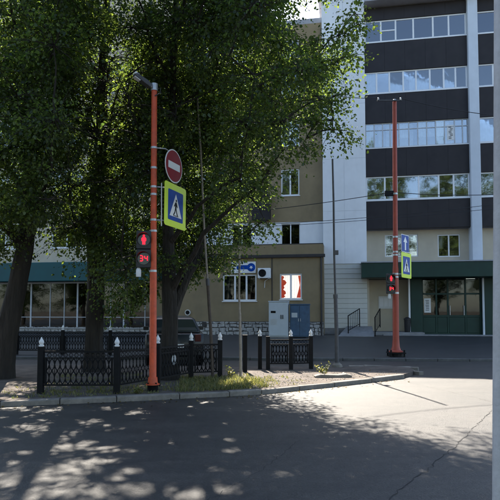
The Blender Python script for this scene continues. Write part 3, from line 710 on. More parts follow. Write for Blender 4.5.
MB().box(L*.62, L*.95, -.05, .05, -.047, -.034).build('lamp_glass', M_SWHITE, lh); MB().box(L*.78, L*1.03, -.055, .055, .0, .056).build('lamp_nose', M_FINIAL, lh, bevel=.01)
MB().tube([arm0, (arm0+a1)/2+Vector((0, 0, .01)), a1+d*.06], .03, 10).build('lamp_arm', M_GALV, t, smooth=True)
MB().tube([arm0+Vector((.05, 0, -.05)), arm0+Vector((.12, 0, -.02)), arm0+Vector((.12, 0, -.12)), arm0+Vector((.02, -.05, -.2))], .012, 6).build('cable_loop', M_BLACKP, t)
# no-entry sign
def stem(parent, pts, r=.014): return MB().tube(pts, r, 8).build('bracket', M_GALV, parent, smooth=True)
NTH = R(68)
c = D(174, 166.3, npY+.30); rr = .335
t = thing('no_entry_sign', 'round red no entry sign with white bar high on the orange pole', 'road sign', c, 0, rot=(0, R(1), NTH))
circ = lambda r, n=40: [(r*math.cos(2*math.pi*k/n), r*math.sin(2*math.pi*k/n)) for k in range(n)]
MB().prism(circ(rr), 0, .008).build('white_rim', M_SWHITE, t); MB().prism(circ(rr*.93), -.004, -.0005).build('red_field', M_SRED, t)
MB().prism(rrect(rr*1.35, rr*.42, .01), -.007, -.0045).build('white_bar', M_SWHITE, t)
MB().prism(circ(rr*.97), .0085, .016).build('back_plate', M_GALV, t)
inv = Matrix.Translation(c) @ Matrix.Rotation(NTH, 4, 'Z') @ Matrix.Rotation(R(1), 4, 'Y'); inv = inv.inverted()
pa = NP+onp(hz(148)); pb = c+Vector((0, 0, rr*.62))
stem(t, [inv @ (pa+Vector((.07, 0, 0))), inv @ (pa+Vector((.22, .06, 0))), Vector((0, .02, rr*.75)), Vector((0, .02, -rr*.2))], .012)
# crossing sign
S = .87; c = D(175.6, 206.4, npY+.40)
t = crossing_sign('large crossing sign with wide yellow border beside the orange pole', c, R(69), S)
inv = (Matrix.Translation(c) @ Matrix.Rotation(R(69), 4, 'Z') @ Matrix.Rotation(R(1), 4, 'Y')).inverted()
for y in (187, 220):
    pa = NP+onp(hz(y)); q_ = inv @ (pa+Vector((.07, 0, 0))); z = q_.z
    stem(t, [q_, inv @ (pa+Vector((.16, .02, 0))), Vector((-S*.42, .022, z)), Vector((S*.1, .022, z))], .013)
pr = NP+onp(hz(183))+Vector((.15, .0, 0)); pr2 = NP+onp(hz(226))+Vector((.15, 0, 0)); stem(t, [inv @ pr, inv @ pr2], .012)
# signal
c = D(143.8, 249, npY-.06)
t = signal('pedestrian signal with red figure and countdown on the near orange pole', c, R(6), 'pedestrian signals')
for y in (231, 271):
    z = hz(y)+VZ-c.z; MB().box(.10, NP.x-c.x-.03, .05, .075, z-.018, z+.018).build('bracket', M_GALV, t)
MB().lathe([(.045, -.53), (.05, -.50), (.05, -.40), (.035, -.372), (.02, -.35)], (-.10, .06, 0), 14).build('sounder', M_FINIAL, t, smooth=True)
MB().tube([(.08, .06, -.34), (.1, .06, -.42), (.2, .06, -.41)], .012, 8).build('conduit', M_BLACKP, t)

# ----- far pole
FPp = G(396, 356.2, VZ+.012); fY = FPp.y
t = thing('signal_pole', 'tall dull red tapered pole on the far pavement with flared foot', 'pole', FPp)
Lf = D(394.6, 101, fY).z-FPp.z; fl = D(394.6, 101, fY).x-FPp.x
onf = lambda z: Vector((fl*z/Lf, 0, z))
MB().tube([onf(.2), onf(.32), onf(.6), onf(2.9), onf(3.05), onf(Lf)], [.17, .125, .105, .10, .084, .068], 16).build('shaft', M_REDF, t, smooth=True)
MB().lathe([(.23, .14), (.235, .165), (.19, .195), (.165, .205)], n=16).build('base_flange', M_REDF, t, smooth=True)
MB().box(-.27, .27, -.27, .27, .10, .135).build('base_plate', M_BLACK, t, bevel=.01)
MB().lathe([(.24, -.06), (.24, .099)], n=12).build('foot', M_BLACK, t)
for sx in (-1, 1):
    for sy in (-1, 1): MB().lathe([(.03, -.05), (.03, .22)], (sx*.22, sy*.22, 0), 8).build('bolt', M_BLACK, t)
hzf = lambda y: D(395, y, fY).z-FPp.z
MB().tube([onf(Lf), onf(Lf+.05)], [.08, .05], 12).build('cap', M_GALV, t)
cb = MB().box(-.62, .22, -.022, .022, Lf-.04, Lf).build('crossarm', M_IRONP, t); cb.location = (fl, -.1, 0)
for x in (-.58, .18): MB().lathe([(.02, 0), (.03, .02), (.02, .04), (.03, .06), (.015, .08)], (fl+x, -.1, Lf), 10).build('insulator', M_FINIAL, t, smooth=True)
for y in (194, 237, 252, 255, 277, 274, 293): z = hzf(y); MB().tube([onf(z-.03), onf(z+.03)], .108 if z < 3 else .092, 14).build('clamp_band', M_GALV, t, smooth=True)
MB().box(-.30, .0, -.05, .05, hzf(196), hzf(191)).build('cable_bracket', M_BLACK, t)
c = D(391.2, 283.5, fY-.12); fs = signal('pedestrian signal with red figure and countdown on the far red pole', c, R(4), 'pedestrian signals')
fs.scale = (.95,)*3
for y in (276, 291): z = (hzf(y)+FPp.z-c.z)/.95; MB().box(.05, (FPp.x-c.x)/.95, .08, .13, z-.02, z+.02).build('bracket', M_GALV, fs)
MB().lathe([(.045, -.53), (.05, -.50), (.05, -.40), (.03, -.36)], (-.05, .06, 0), 12).build('sounder', M_FINIAL, fs, smooth=True)
c = D(406.5, 265.5, fY+.25); FT = R(52)
t = crossing_sign('smaller crossing sign with yellow border on the far red pole', c, FT, .86)
inv = (Matrix.Translation(c) @ Matrix.Rotation(FT, 4, 'Z') @ Matrix.Rotation(R(1), 4, 'Y')).inverted()
for y in (255, 274): pa = FPp+onf(hzf(y)); q_ = inv @ (pa+Vector((.1, 0, 0))); stem(t, [q_, Vector((-.36, .022, q_.z)), Vector((.1, .022, q_.z))], .016)
c = D(405.2, 243.5, fY+.2)
t = thing('one_way_sign', 'blue rectangular sign with white arrow above the far crossing sign', 'road sign', c, 0, rot=(0, 0, FT))
MB().prism(rrect(.66, .60, .04), 0, .008).build('white_plate', M_SWHITE, t); MB().prism(rrect(.62, .56, .03), -.004, -.0005).build('blue_field', M_BLUE, t)
MB().prism([(-.055, -.23), (.055, -.23), (.055, .04), (.16, .04), (0, .24), (-.16, .04), (-.055, .04)], -.007, -.0045).build('white_arrow', M_SWHITE, t)
inv = (Matrix.Translation(c) @ Matrix.Rotation(FT, 4, 'Z')).inverted()
for y in (237, 249.5): pa = FPp+onf(hzf(y)); q_ = inv @ (pa+Vector((.09, 0, 0))); stem(t, [q_, Vector((-.28, .018, q_.z)), Vector((.1, .018, q_.z))], .016)

# ----- thin poles
def thin_pole(name, label, base, toppt, split, r0, r1, m0, m1, Yt=None, group='thin poles standing on the verge'):
    b = VPT(*base); tp = D(toppt[0], toppt[1], Yt or b.y)
    t = thing(name, label, 'pole', b, 0, group); v = tp-b
    k = split; w_ = Vector((.012, .01, 0))
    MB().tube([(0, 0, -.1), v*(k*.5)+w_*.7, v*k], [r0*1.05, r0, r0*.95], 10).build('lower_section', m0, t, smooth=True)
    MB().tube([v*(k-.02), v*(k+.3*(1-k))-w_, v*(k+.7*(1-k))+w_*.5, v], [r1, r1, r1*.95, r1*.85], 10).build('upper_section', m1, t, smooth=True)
    return t, v
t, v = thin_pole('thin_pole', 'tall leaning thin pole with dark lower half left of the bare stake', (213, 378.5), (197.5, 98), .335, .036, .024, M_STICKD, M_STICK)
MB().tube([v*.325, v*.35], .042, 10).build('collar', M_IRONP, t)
t, v = thin_pole('thin_pole', 'short pale wooden stake standing in the sunlit grass', (240.6, 378.5), (239, 248), .5, .030, .024, M_STICK, M_STICK)
t, v = thin_pole('thin_pole', 'tall dark iron pole in front of the white end wall', (337, 367), (332.5, 159), .335, .055, .030, M_IRONP, M_IRONP)
MB().tube([v*.325, v*.345], .065, 10).build('collar', M_IRONP, t); MB().box(-.02, .10, -.05, .05, -.06, .06).build('junction_box', M_IRONP, t, loc=v*.545)
MB().lathe([(.16, -.05), (.14, .06), (.07, .12)], n=10).build('concrete_foot', M_KERB, t)
# near grey post at the right edge of the picture
pb = D(500.5, 408, 3.6); pb.z = 0; ptp = D(503, 0, 3.6)
t = thing('lamp_post', 'thick grey painted post close by at the right edge of the picture', 'post', (pb.x, pb.y, 0))
kx = (ptp.x-pb.x)/ptp.z
MB().tube([(0, 0, -.1), (kx*1.2, 0, 1.2), (kx*2.4, 0, 2.4), (kx*6, 0, 6)], [.075, .068, .062, .05], 24).build('shaft', M_GREYPOLE, t, smooth=True)
MB().lathe([(.13, .0), (.13, .02), (.09, .05), (.08, .12)], n=24).build('base_flange', M_GREYPOLE, t, smooth=True)
MB().lathe([(.055, 0), (.03, .04), (.0, .05)], (kx*6, 0, 6), 16).build('cap', M_GREYPOLE, t, smooth=True)

# ----- overhead cables
def cable(label, p, q, sag, r=.012):
    pts = [p.lerp(q, k/24)-Vector((0, 0, sag*4*(k/24)*(1-k/24))) for k in range(25)]
    return tag(MB().tube(pts, r, 6).build('overhead_cable', M_CABLE, smooth=True), label, 'cable', 'overhead cables')
fpt = FPp+onf(Lf); fpm = FPp+onf(hzf(194))
cable('cable from the top of the far red pole into the tree', fpt+Vector((-.58, -.1, .06)), D(255, 72, 17.0), .25)
cable('cable running right from the top of the far red pole', fpt+Vector((.18, -.1, .06)), D(560, 118, 19), .2)
cable('upper of the slack cables crossing the brown facade', D(60, 222, 20.5), fpm+Vector((-.12, -.05, .05)), .25)
cable('cable running right from the middle of the far red pole', fpm+Vector((-.1, -.05, .05)), D(580, 186, 19), .2)
cable('middle one of the slack cables crossing the brown facade', D(60, 226, 20.8), D(600, 189, 20.5), .5, .010)
cable('lower of the slack cables crossing the white end wall', D(60, 232, 21.5), D(600, 196, 21), .35, .010)

# ================================================================ FENCES
FH = .86
def make_finial(parent, z):
    return MB().lathe([(.045, z), (.05, z+.02), (.03, z+.035), (.048, z+.07), (.045, z+.10), (.02, z+.14), (.005, z+.175)], n=10).build('finial', M_FINIAL, parent, smooth=True)
def post(fence, p, white=True, h=FH, w_=.052):
    o = MB().box(-w_, w_, -w_, w_, -.06, h).build('post', M_BLACK, fence, bevel=.006, seg=1); o.location = p
    if white: make_finial(o, h)
    return o
def panel(fence, a, b, h0=.14, h1=FH-.08):
    d = b-a; L = d.length-.11; q = MB()
    q.box(0, L, -.018, .018, h1-.035, h1); q.box(0, L, -.016, .016, h0, h0+.03); q.box(0, L, -.012, .012, h1-.14, h1-.12); q.box(.02, .045, -.015, .015, h0+.031, h1-.141); q.box(L-.045, L-.02, -.015, .015, h0+.031, h1-.141)
    o = q.build('panel', M_BLACK, fence); o.location = a+d.normalized()*.055; o.rotation_euler = (0, 0, math.atan2(d.y, d.x))
    lt = MB(); n = max(3, round(L/.105)); s = (L-.09)/n; H = h1-.13-h0-.03
    for i in range(n+1):
        for sg in (-1, 1):
            pts = []
            for k in range(9):
                z = h0+.03+H*k/8; x = .045+i*s+sg*s*.5*math.sin(math.pi*2*k/8)
                if 0.03 < x < L-.03: pts.append((x, .004*sg, z))
            if len(pts) > 2: lt.tube(pts, .0105, 4)
    for i in range(n):
        cx = .045+(i+.5)*s; lt.tube([(cx, 0, h0+.02), (cx, 0, h1-.125)], .0075, 4)
        lt.tube([(cx+.035*math.cos(a_), 0, h1-.0775+.035*math.sin(a_)) for a_ in np.linspace(0, 2*math.pi, 11)], .007, 4)
    lt.build('lattice', M_BLACK, o)
    return o
def fence(label, pts, group, whites=None, skip=()):
    f = thing('iron_fence', label, 'fence', pts[0], 0, group); P = [Vector(p)-Vector(pts[0]) for p in pts]
    for i, p in enumerate(P): post(f, p, whites is None or whites[i])
    for i, (a, b) in enumerate(zip(P, P[1:])):
        if i not in skip: panel(f, a, b)
    return f
gpf = 'low black iron fences with lattice panels'
fence('low black lattice fence with white finials along the near verge edge', [VPT(40.5, 393.5), VPT(116.5, 393.5), VPT(157.5, 386.0), VPT(191, 379.5), VPT(220, 378.2)], gpf)
b6 = VPT(259.5, 368.3)
fence('short black lattice fence in front of the two cabinets', [VPT(260, 369), VPT(268, 369.6), VPT(291, 369.6), VPT(311, 368.8)], gpf, whites=(True, False, True, True), skip=(0,))
p5 = VPT(245, 372); f5 = thing('fence_post', 'lone black fence post beside the pale wooden stake', 'post', p5); MB().box(-.055, .055, -.055, .055, -.06, .9).build('shaft', M_BLACK, f5, bevel=.006, seg=1); MB().box(-.065, .065, -.065, .065, .901, .92).build('cap', M_BLACK, f5)
def FKp(x): p = D(x, 311, FK+.9); return Vector((p.x, far_kerb(p.x)+.7, pz(p.x, far_kerb(p.x)+.7)))
fence('long black lattice fence along the far pavement behind the tree trunks', [FKp(x) for x in (-40, 12, 60, 109, 155)], gpf)

# ================================================================ CAR
def car(loc, rz, label):
    t = thing('parked_car', label, 'car', loc, rz)
    # side profile (x forward, z up), hatchback 4.0 m
    prof = [(-1.98, .45), (-2.0, .75), (-1.93, .95), (-1.2, .99), (.75, .95), (1.55, .82), (1.92, .68), (2.0, .48), (1.95, .28), (-1.93, .28)]
    q = MB(); W = .84
    for sx, ins in ((-1, .0), (1, 0)):
        pass
    n = len(prof); ys = (-W, -W+.05, W-.05, W)
    for j, y in enumerate(ys):
        e = .94 if j in (0, 3) else 1
        for x, z in prof: q.v.append((x*(.985 if j in (0, 3) else 1), y, .62+(z-.62)*e))
    for j in range(3):
        for i in range(n): k = (i+1) % n; q.f.append((j*n+i, j*n+k, (j+1)*n+k, (j+1)*n+i))
    q.f.append(tuple(range(n))[::-1]); q.f.append(tuple(3*n+i for i in range(n)))
    body = q.build('body', M_CARP, t, bevel=.03, smooth=True)
    cab = [(-1.88, .96), (-1.45, 1.42), (-.2, 1.46), (.15, 1.42), (.95, .95)]
    q = MB(); nn = len(cab)
    for s in (-1, 1):
        for x, z in cab: q.v.append((x, s*(W-.06-.22*(z-.95)/.5), z))
    q.f.append(tuple(range(nn))); q.f.append(tuple(nn+i for i in reversed(range(nn))))
    for i in range(nn): k = (i+1) % nn; q.f.append((i, nn+i, nn+k, k))
    q.build('cabin', M_CARP, t, bevel=.11, smooth=True, seg=4)
    def yy(z): return W-.06-.22*(z-.95)/.5
    for s in (-1, 1):
        for pts in ([(-1.55, 1.0), (-1.32, 1.36), (-.62, 1.39), (-.62, 1.0)], [(-.56, 1.0), (-.56, 1.39), (.05, 1.37), (.68, 1.0)]):
            g = MB(); g.v = [(x, s*(yy(z)+.006), z) for x, z in pts]+[(x, s*(yy(z)-.01), z) for x, z in pts]; g.f = [(0, 1, 2, 3), (7, 6, 5, 4), (0, 4, 5, 1), (1, 5, 6, 2), (2, 6, 7, 3), (3, 7, 4, 0)]; g.build('side_window', M_CARG, t)
    def glassq(nm, x0, z0, x1, z1, off):
        g = MB(); g.v = [(x0+off, -yy(z0)+.06, z0), (x0+off, yy(z0)-.06, z0), (x1+off, yy(z1)-.07, z1), (x1+off, -yy(z1)+.07, z1)]; g.v += [(x-off*2, y, z-.02) for x, y, z in g.v]
        g.f = [(0, 1, 2, 3), (7, 6, 5, 4), (0, 4, 5, 1), (1, 5, 6, 2), (2, 6, 7, 3), (3, 7, 4, 0)]; g.build(nm, M_CARG, t)
    glassq('windscreen', .86, .99, .24, 1.39, .012); glassq('rear_window', -1.80, 1.02, -1.52, 1.36, -.012)
    for x in (-1.25, 1.25):
        for s in (-1, 1):
            wh = MB().tube([(x, s*(W-.20), .31), (x, s*(W-.17), .31), (x, s*(W-.0), .31), (x, s*(W+.015), .31)], [.27, .31, .31, .28], 24).build('wheel', M_TYRE, t, smooth=True)
            MB().tube([(x, s*(W+.0), .31), (x, s*(W+.022), .31)], .19, 18).build('rim', M_GALV, wh, smooth=True)
            MB().tube([(x, s*(W-.12), .33), (x, s*(W+.006), .33)], .36, 24).build('wheel_arch', M_SBLACK, t)
    for s in (-1, 1):
        MB().box(1.86, 1.975, s*.55-.17, s*.55+.17, .60, .72).build('headlight', M_SWHITE, t, bevel=.03)
        MB().box(-2.01, -1.90, s*.66-.09, s*.66+.09, .72, .93).build('tail_light', M_TAIL, t, bevel=.02)
        MB().box(.50, .66, s*(W+.07)-.09, s*(W+.07)+.09, .98, 1.10).build('wing_mirror', M_CARP, t, bevel=.02)
    MB().box(-2.03, -1.93, -W+.04, W-.04, .32, .52).build('rear_bumper', M_BLACKP, t, bevel=.03); MB().box(1.92, 2.03, -W+.04, W-.04, .30, .50).build('front_bumper', M_BLACKP, t, bevel=.03)
    MB().box(-2.045, -2.031, -.26, .26, .55, .66).build('number_plate', M_SWHITE, t)
    return t
cp = D(174, 311, 17.6); car((cp.x, cp.y, 0), R(99), 'dark hatchback standing behind the fence and the thick tree trunk')

# ================================================================ TREES
def in_poly(x, y, poly):
    c = False; n = len(poly); j = n-1
    for i in range(n):
        xi, yi = poly[i]; xj, yj = poly[j]
        if (yi > y) != (yj > y) and x < (xj-xi)*(y-yi)/(yj-yi)+xi: c = not c
        j = i
    return c
def leaves_mesh(name, cen, tipd, nrm, size, m):
    n = len(cen); tipd /= np.linalg.norm(tipd, axis=1, keepdims=True)+1e-9
    side = np.cross(nrm, tipd); side /= np.linalg.norm(side, axis=1, keepdims=True)+1e-9; up = np.cross(tipd, side)
    L = size[:, None]; v = np.empty((n, 6, 3), np.float32)
    v[:, 0] = cen; v[:, 1] = cen+tipd*L*.32+side*L*.36+up*L*.09; v[:, 2] = cen+tipd*L*.70+side*L*.27+up*L*.05
    v[:, 3] = cen+tipd*L; v[:, 4] = cen+tipd*L*.70-side*L*.27+up*L*.05; v[:, 5] = cen+tipd*L*.32-side*L*.36+up*L*.09
    idx = np.arange(n, dtype=np.int32)[:, None]*6
    f = np.concatenate([idx+np.array([[0, 1, 2, 3]]), idx+np.array([[0, 3, 4, 5]])], axis=1).reshape(-1)
    me = bpy.data.meshes.new(name); me.vertices.add(n*6); me.vertices.foreach_set('co', v.reshape(-1))
    me.loops.add(n*8); me.loops.foreach_set('vertex_index', f); me.polygons.add(n*2)
    me.polygons.foreach_set('loop_start', np.arange(0, n*8, 4, dtype=np.int32)); me.polygons.foreach_set('loop_total', np.full(n*2, 4, np.int32))
    me.update(calc_edges=True); me.materials.append(m); return me
SUNPATCH = [(35, 427, .30), (65, 435, .34), (92, 422, .22), (77, 447, .26), (75, 465, .30), (10, 480, .26), (60, 482, .28), (30, 493, .22), (160, 487, .20), (105, 492, .24), (140, 412, .22), (50, 411, .30), (20, 408, .3),
            (170, 402, .2), (205, 402, .2), (112, 450, .18), (190, 497, .16), (5, 440, .2), (110, 408, .2), (10, 396, .35), (215, 388, .5), (240, 386, .4), (200, 382, .25), (130, 470, .14), (40, 455, .16), (288, 474, .10), (120, 430, .14)]
SUNPATCH = [(x, y, r*.95) for x, y, r in SUNPATCH]
_pr = random.Random(3)
for _ in range(125):
    _x = 240*_pr.random()**1.5; _y = _pr.uniform(398, 500); SUNPATCH.append((_x, _y, _pr.uniform(.05, .11)))
def sun_gaps(P):
    keep = np.ones(len(P), bool); sd_ = np.array(sdir)
    for x, y, r in SUNPATCH:
        g = np.array(G(x, y)); d = P-g; t_ = d @ sd_; q = d-np.outer(t_, sd_)
        q[:, 1] *= .75; q[:, 0] *= .7
        keep &= np.linalg.norm(q, axis=1) > r*(.8+.35*np.sin(P[:, 2]*4+x)+.25*np.sin(P[:, 0]*9+y))
    return keep
def tree(label, base, trunk, tr, blobs, seed, lsize, per_blob, group='broad leafed street trees', limbs=12, extra=None):
    """trunk: points relative to base; blobs: list of (centre, radius) in world"""
    rnd = random.Random(seed); rg = np.random.default_rng(seed); base = Vector(base)
    t = thing('leafy_tree', label, 'tree', base, 0, group)
    tp = [Vector(p) for p in trunk]
    q = MB(); fine = [tp[0]+Vector((0, 0, -.15))]; fr_ = [tr[0]*1.45]
    for i in range(len(tp)-1):
        m_ = max(2, int((tp[i+1]-tp[i]).length/.22))
        for j in range(m_): k = j/m_; fine.append(tp[i].lerp(tp[i+1], k)); fr_.append(tr[i]+(tr[i+1]-tr[i])*k+(.10*tr[0]*max(0, 1-j/2) if i == 0 else 0))
    fine.append(tp[-1]); fr_.append(tr[-1]); NS = 22; ph_ = rnd.uniform(0, 6)
    q.tube(fine, fr_, NS)
    for vi in range(len(q.v)):                      # furrows, knots and flare of the bark
        i, k = divmod(vi, NS); a_ = 2*math.pi*k/NS; c_ = fine[i]; p_ = Vector(q.v[vi])
        f_ = 1+.06*math.sin(3*a_+ph_+i*.11)+.045*math.sin(7*a_-i*.23)+.03*math.sin(11*a_+i*.4)+rnd.uniform(-.035, .035)+(.16*math.sin(5*a_+ph_)*max(0, 1-i/4))
        q.v[vi] = tuple(c_+(p_-c_)*f_)
    q.build('trunk', M_BARK, t, smooth=True)
    br = MB(); nodes = []
    def limb(a, c, r0, r1, n=7, wob=.12):
        d = c-a; pts = []; L = d.length
        for i in range(n+1):
            k = i/n; p = a.lerp(c, k)+Vector((rnd.uniform(-1, 1), rnd.uniform(-1, 1), rnd.uniform(-.5, 1)))*wob*L*.25*math.sin(math.pi*k)
            p.z += .10*L*math.sin(math.pi*k*.9); pts.append(p)
        br.tube(pts, [r0+(r1-r0)*(i/n)**.7 for i in range(n+1)], 7); nodes.extend(pts[2:]); return pts
    B = [(Vector(c)-base, r) for c, r in blobs]
    for seg in (extra or []): limb(Vector(seg[0]), Vector(seg[1]), seg[2], seg[3], wob=.06)
    mains = rnd.sample(range(len(B)), min(limbs, len(B)))
    for i in mains:
        c, r = B[i]; cand = [p for p in tp[1:] if p.z < c.z] or [tp[1]]
        a = min(cand, key=lambda p: (p-c).length+max(0, p.z-c.z+.6*(Vector((p.x, p.y, 0))-Vector((c.x, c.y, 0))).length)*1.2)
        k = tp.index(a); limb(a, c, min(tr[k]*.55, .10), .018)
    for i, (c, r) in enumerate(B):
        if i in mains: continue
        a = min(nodes, key=lambda p: (p-c).length+(0 if p.z < c.z else .5)); limb(a.copy(), c, .026, .008, 5)
    tw = []
    cen = []; tip = []; nrm = []; siz = []
    for c, r in B:
        nspray = max(4, int(per_blob*r*r/ (.7*.7) / 26))
        for s_ in range(nspray):
            d = rg.normal(size=3); d /= np.linalg.norm(d); d[2] = d[2]*.75-.05
            st = np.array(c)+d*r*rg.uniform(.15, .65); dirn = d*np.array([1, 1, .55])+rg.normal(size=3)*.25+np.array([0, 0, -.18]); dirn /= np.linalg.norm(dirn)
            Ls = rg.uniform(.35, .75)*min(1.2, r/.7); nl = rg.integers(20, 33)
            k = rg.uniform(.1, 1, nl)[:, None]; sp = rg.normal(size=(nl, 3))*np.array([.11, .11, .07])
            P = st+dirn*Ls*k+sp+np.array([0, 0, -.16])*k*k
            cen.append(P); tip.append(dirn*.8+rg.normal(size=(nl, 3))*.6+np.array([0, 0, -.35])); nn_ = np.array([0, 0, 1])+rg.normal(size=(nl, 3))*.55; nrm.append(nn_)
            siz.append(lsize*rg.uniform(.75, 1.15)*rg.uniform(.5, 1.35, nl))
            if s_ % 2 == 0: tw.append((c, Vector(st+dirn*Ls)))
    for a, b in tw: br.tube([a, a.lerp(b, .5)+Vector((0, 0, .04)), b], [.008, .006, .003], 3, False)
    br.build('branches', M_BARK, t, smooth=True)
    cen, tip, nrm, siz = [np.concatenate(a_) for a_ in (cen, tip, nrm, siz)]
    kp = sun_gaps(cen+np.array(base)); cen, tip, nrm, siz = cen[kp], tip[kp], nrm[kp], siz[kp]
    me = leaves_mesh('crown', cen, tip, nrm, siz, M_LEAF)
    o = bpy.data.objects.new('crown', me); C.objects.link(o); o.parent = t; o['kind'] = 'stuff'
    return t
def blobs_in(poly, Y0, Y1, n, r0, r1, seed, extra=(), reject=(), push=False):
    rnd = random.Random(seed); out = []; xs_ = [p[0] for p in poly]; ys_ = [p[1] for p in poly]; tries = 0
    while len(out) < n and tries < 20000:
        tries += 1; x = rnd.uniform(min(xs_), max(xs_)); y = rnd.uniform(min(ys_), max(ys_))
        if not in_poly(x, y, poly): continue
        if any((x-a)**2+(y-b)**2 < c*c for a, b, c in reject): continue
        Y = rnd.uniform(Y0, Y1); r = rnd.uniform(r0, r1)
        if push and y > 30 and x < 182: Y = rnd.uniform(11.2, 14.0)
        if push and y > 75 and 182 <= x < 236: Y = rnd.uniform(12.7, 14.6)
        c = D(x, y, Y)
        if any((c-p).length < .55*(r+q) for p, q in out): continue
        out.append((c, r))
    return out+[(D(x, y, Y), r) for x, y, Y, r in extra]

# central tree behind the orange pole
bC = VPT(167.5, 379.3)
polyC = [(118, -260), (235, -300), (310, -230), (345, -120), (338, 15), (318, 85), (288, 118), (256, 155), (236, 200), (215, 232), (195, 245), (165, 240), (138, 200), (125, 100)]
exC = [(345, 34, 10.2, .40), (356, 14, 10.6, .3), (318, 40, 10.4, .35), (285, 30, 10.6, .35), (338, 62, 10.0, .4), (350, 58, 10.2, .28), (330, 100, 10.0, .42), (345, 95, 9.9, .26), (333, 130, 10.0, .33), (318, 122, 10.2, .35), (303, 145, 10.2, .28), (347, 132, 10.1, .22), (266, 222, 10.4, .26), (250, 232, 10.5, .3), (236, 240, 10.8, .35), (228, 255, 12.9, .45), (208, 262, 13.0, .45), (190, 268, 13.0, .42), (185, 255, 12.9, .5), (170, 262, 11.6, .4), (262, 188, 10.3, .3), (285, 150, 10.3, .32), (272, 172, 10.3, .3), (320, 70, 10.6, .5), (312, 100, 10.8, .5), (360, 25, 10.2, .25)]
blC = blobs_in(polyC, 9.6, 13.6, 185, .45, .8, 31, exC, reject=[(303, 14, 36), (334, 2, 30)], push=True)
blC += blobs_in([(150, -170), (290, -170), (285, -20), (272, 70), (250, 90), (210, 100), (150, 180)], 12.6, 14.4, 60, .5, .8, 32, reject=[(303, 14, 40), (334, 2, 30)])
blC += blobs_in([(150, 60), (236, 75), (232, 222), (202, 258), (160, 262), (150, 200)], 12.5, 14.3, 45, .42, .7, 34)
blC += blobs_in([(225, -120), (335, -130), (342, 0), (300, -5), (225, 30)], 10.0, 12.6, 40, .5, .8, 33, reject=[(303, 14, 40), (334, 2, 30)])
trunkC = [(0, 0, 0), (.02, 0, .6), (.05, .02, 1.3), (.03, 0, 1.9), (.0, 0, 3.0), (-.05, .1, 4.4), (.05, .1, 6.2), (.1, 0, 8.2), (.2, .1, 10.2)]
e1 = [((.06, .0, 1.35), tuple(D(196, 264, bC.y+.6)-bC), .14, .10), (tuple(D(196, 264, bC.y+.6)-bC), tuple(D(226, 150, bC.y+2.0)-bC), .10, .06), (tuple(D(226, 150, bC.y+2.0)-bC), tuple(D(322, 50, bC.y+.6)-bC), .06, .02)]
TC = tree('big spreading tree with thick trunk right behind the orange pole', bC, trunkC, (.23, .19, .175, .165, .125, .105, .08, .05, .03), blC, 7, .066, 1200, limbs=16, extra=e1)
# second tree, straight trunk
bB = VPT(94, 371); YB = bB.y
polyB = [(45, -240), (150, -240), (165, -60), (160, 60), (150, 190), (160, 240), (140, 280), (120, 268), (98, 226), (62, 232), (48, 180), (40, 60)]
exB = [(125, 292, YB-.3, .5), (138, 262, YB-.6, .5), (110, 250, YB-.4, .5), (118, 308, YB, .45), (140, 298, YB-.5, .35), (80, 215, YB-.5, .5), (60, 212, YB-.6, .45)]
blB = blobs_in(polyB, YB-2.6, YB+2.4, 110, .6, 1.05, 41, exB, reject=[(122, 6, 38)])
blB += blobs_in([(76, 10), (114, 10), (112, 225), (78, 225)], YB-1.9, YB-.8, 22, .45, .7, 43)
trunkB = [(0, 0, 0), (-.02, 0, .8), (.02, 0, 2.0), (-.02, 0, 3.4), (.1, .1, 5.2), (.1, 0, 7.5), (.2, 0, 9.8), (.2, .1, 12)]
TB = tree('tree with straight dark trunk between the two iron fences', bB, trunkB, (.25, .22, .215, .20, .16, .12, .08, .04), blB, 8, .074, 1000, limbs=14)
# leaning tree at the left edge
bA = VPT(2, 378); YA = bA.y
polyA = [(-90, -220), (60, -220), (66, -60), (62, 60), (66, 150), (52, 205), (20, 222), (-20, 230), (-80, 200), (-100, 0)]
exA = [(12, 245, YA-.2, .35), (-8, 252, YA-.4, .4), (48, 218, YA-.4, .5), (30, 205, YA-.6, .5)]
blA = blobs_in(polyA, YA-2.5, YA+2.4, 92, .6, 1.0, 51, exA)
kk = lambda x, y: tuple(D(x, y, YA)-bA)
blA += blobs_in([(2, 60), (58, 60), (55, 215), (8, 228)], YA-2.0, YA-.8, 20, .45, .7, 53)
trunkA = [(0, 0, 0), kk(7, 335), kk(17, 290), kk(25, 250), kk(31, 200), kk(30, 120), kk(25, 20), kk(20, -90)]
tree('dark leaning tree at the left edge of the picture', bA, trunkA, (.27, .235, .21, .19, .16, .12, .08, .04), blA, 9, .066, 1050, limbs=14)

# trees on the other side of the street, behind the viewer, seen mirrored in the windows
spots = [(-38, 6, 'leftmost shop panes'), (-33, 1, 'left shop panes'), (-27, 9, 'first shop panes'), (-28, -2, 'shop panes by the leaning trunk'), (-24, -9, 'shop panes by the straight trunk'), (-18, -14, 'shop end panes'),
         (-11.5, -16, 'annex windows'), (-5, -18, 'pale band windows'), (2, -16, 'left entrance glazing'), (9, -18, 'entrance glazing'), (16, -16, 'rightmost windows')]
for src, x, y, rz, lb in [((TB, TC)[k % 2], x_, y_, 1.0+1.3*k, 'leafy tree across the street mirrored in the '+w_) for k, (x_, y_, w_) in enumerate(spots)]:
    o = copy_tree(src); o.location = (x, y, 0); o.rotation_euler = (0, 0, rz); o['label'] = lb; o['group'] = 'trees across the street'
    if x > 1: o.scale = (1.25, 1.25, 1.28)
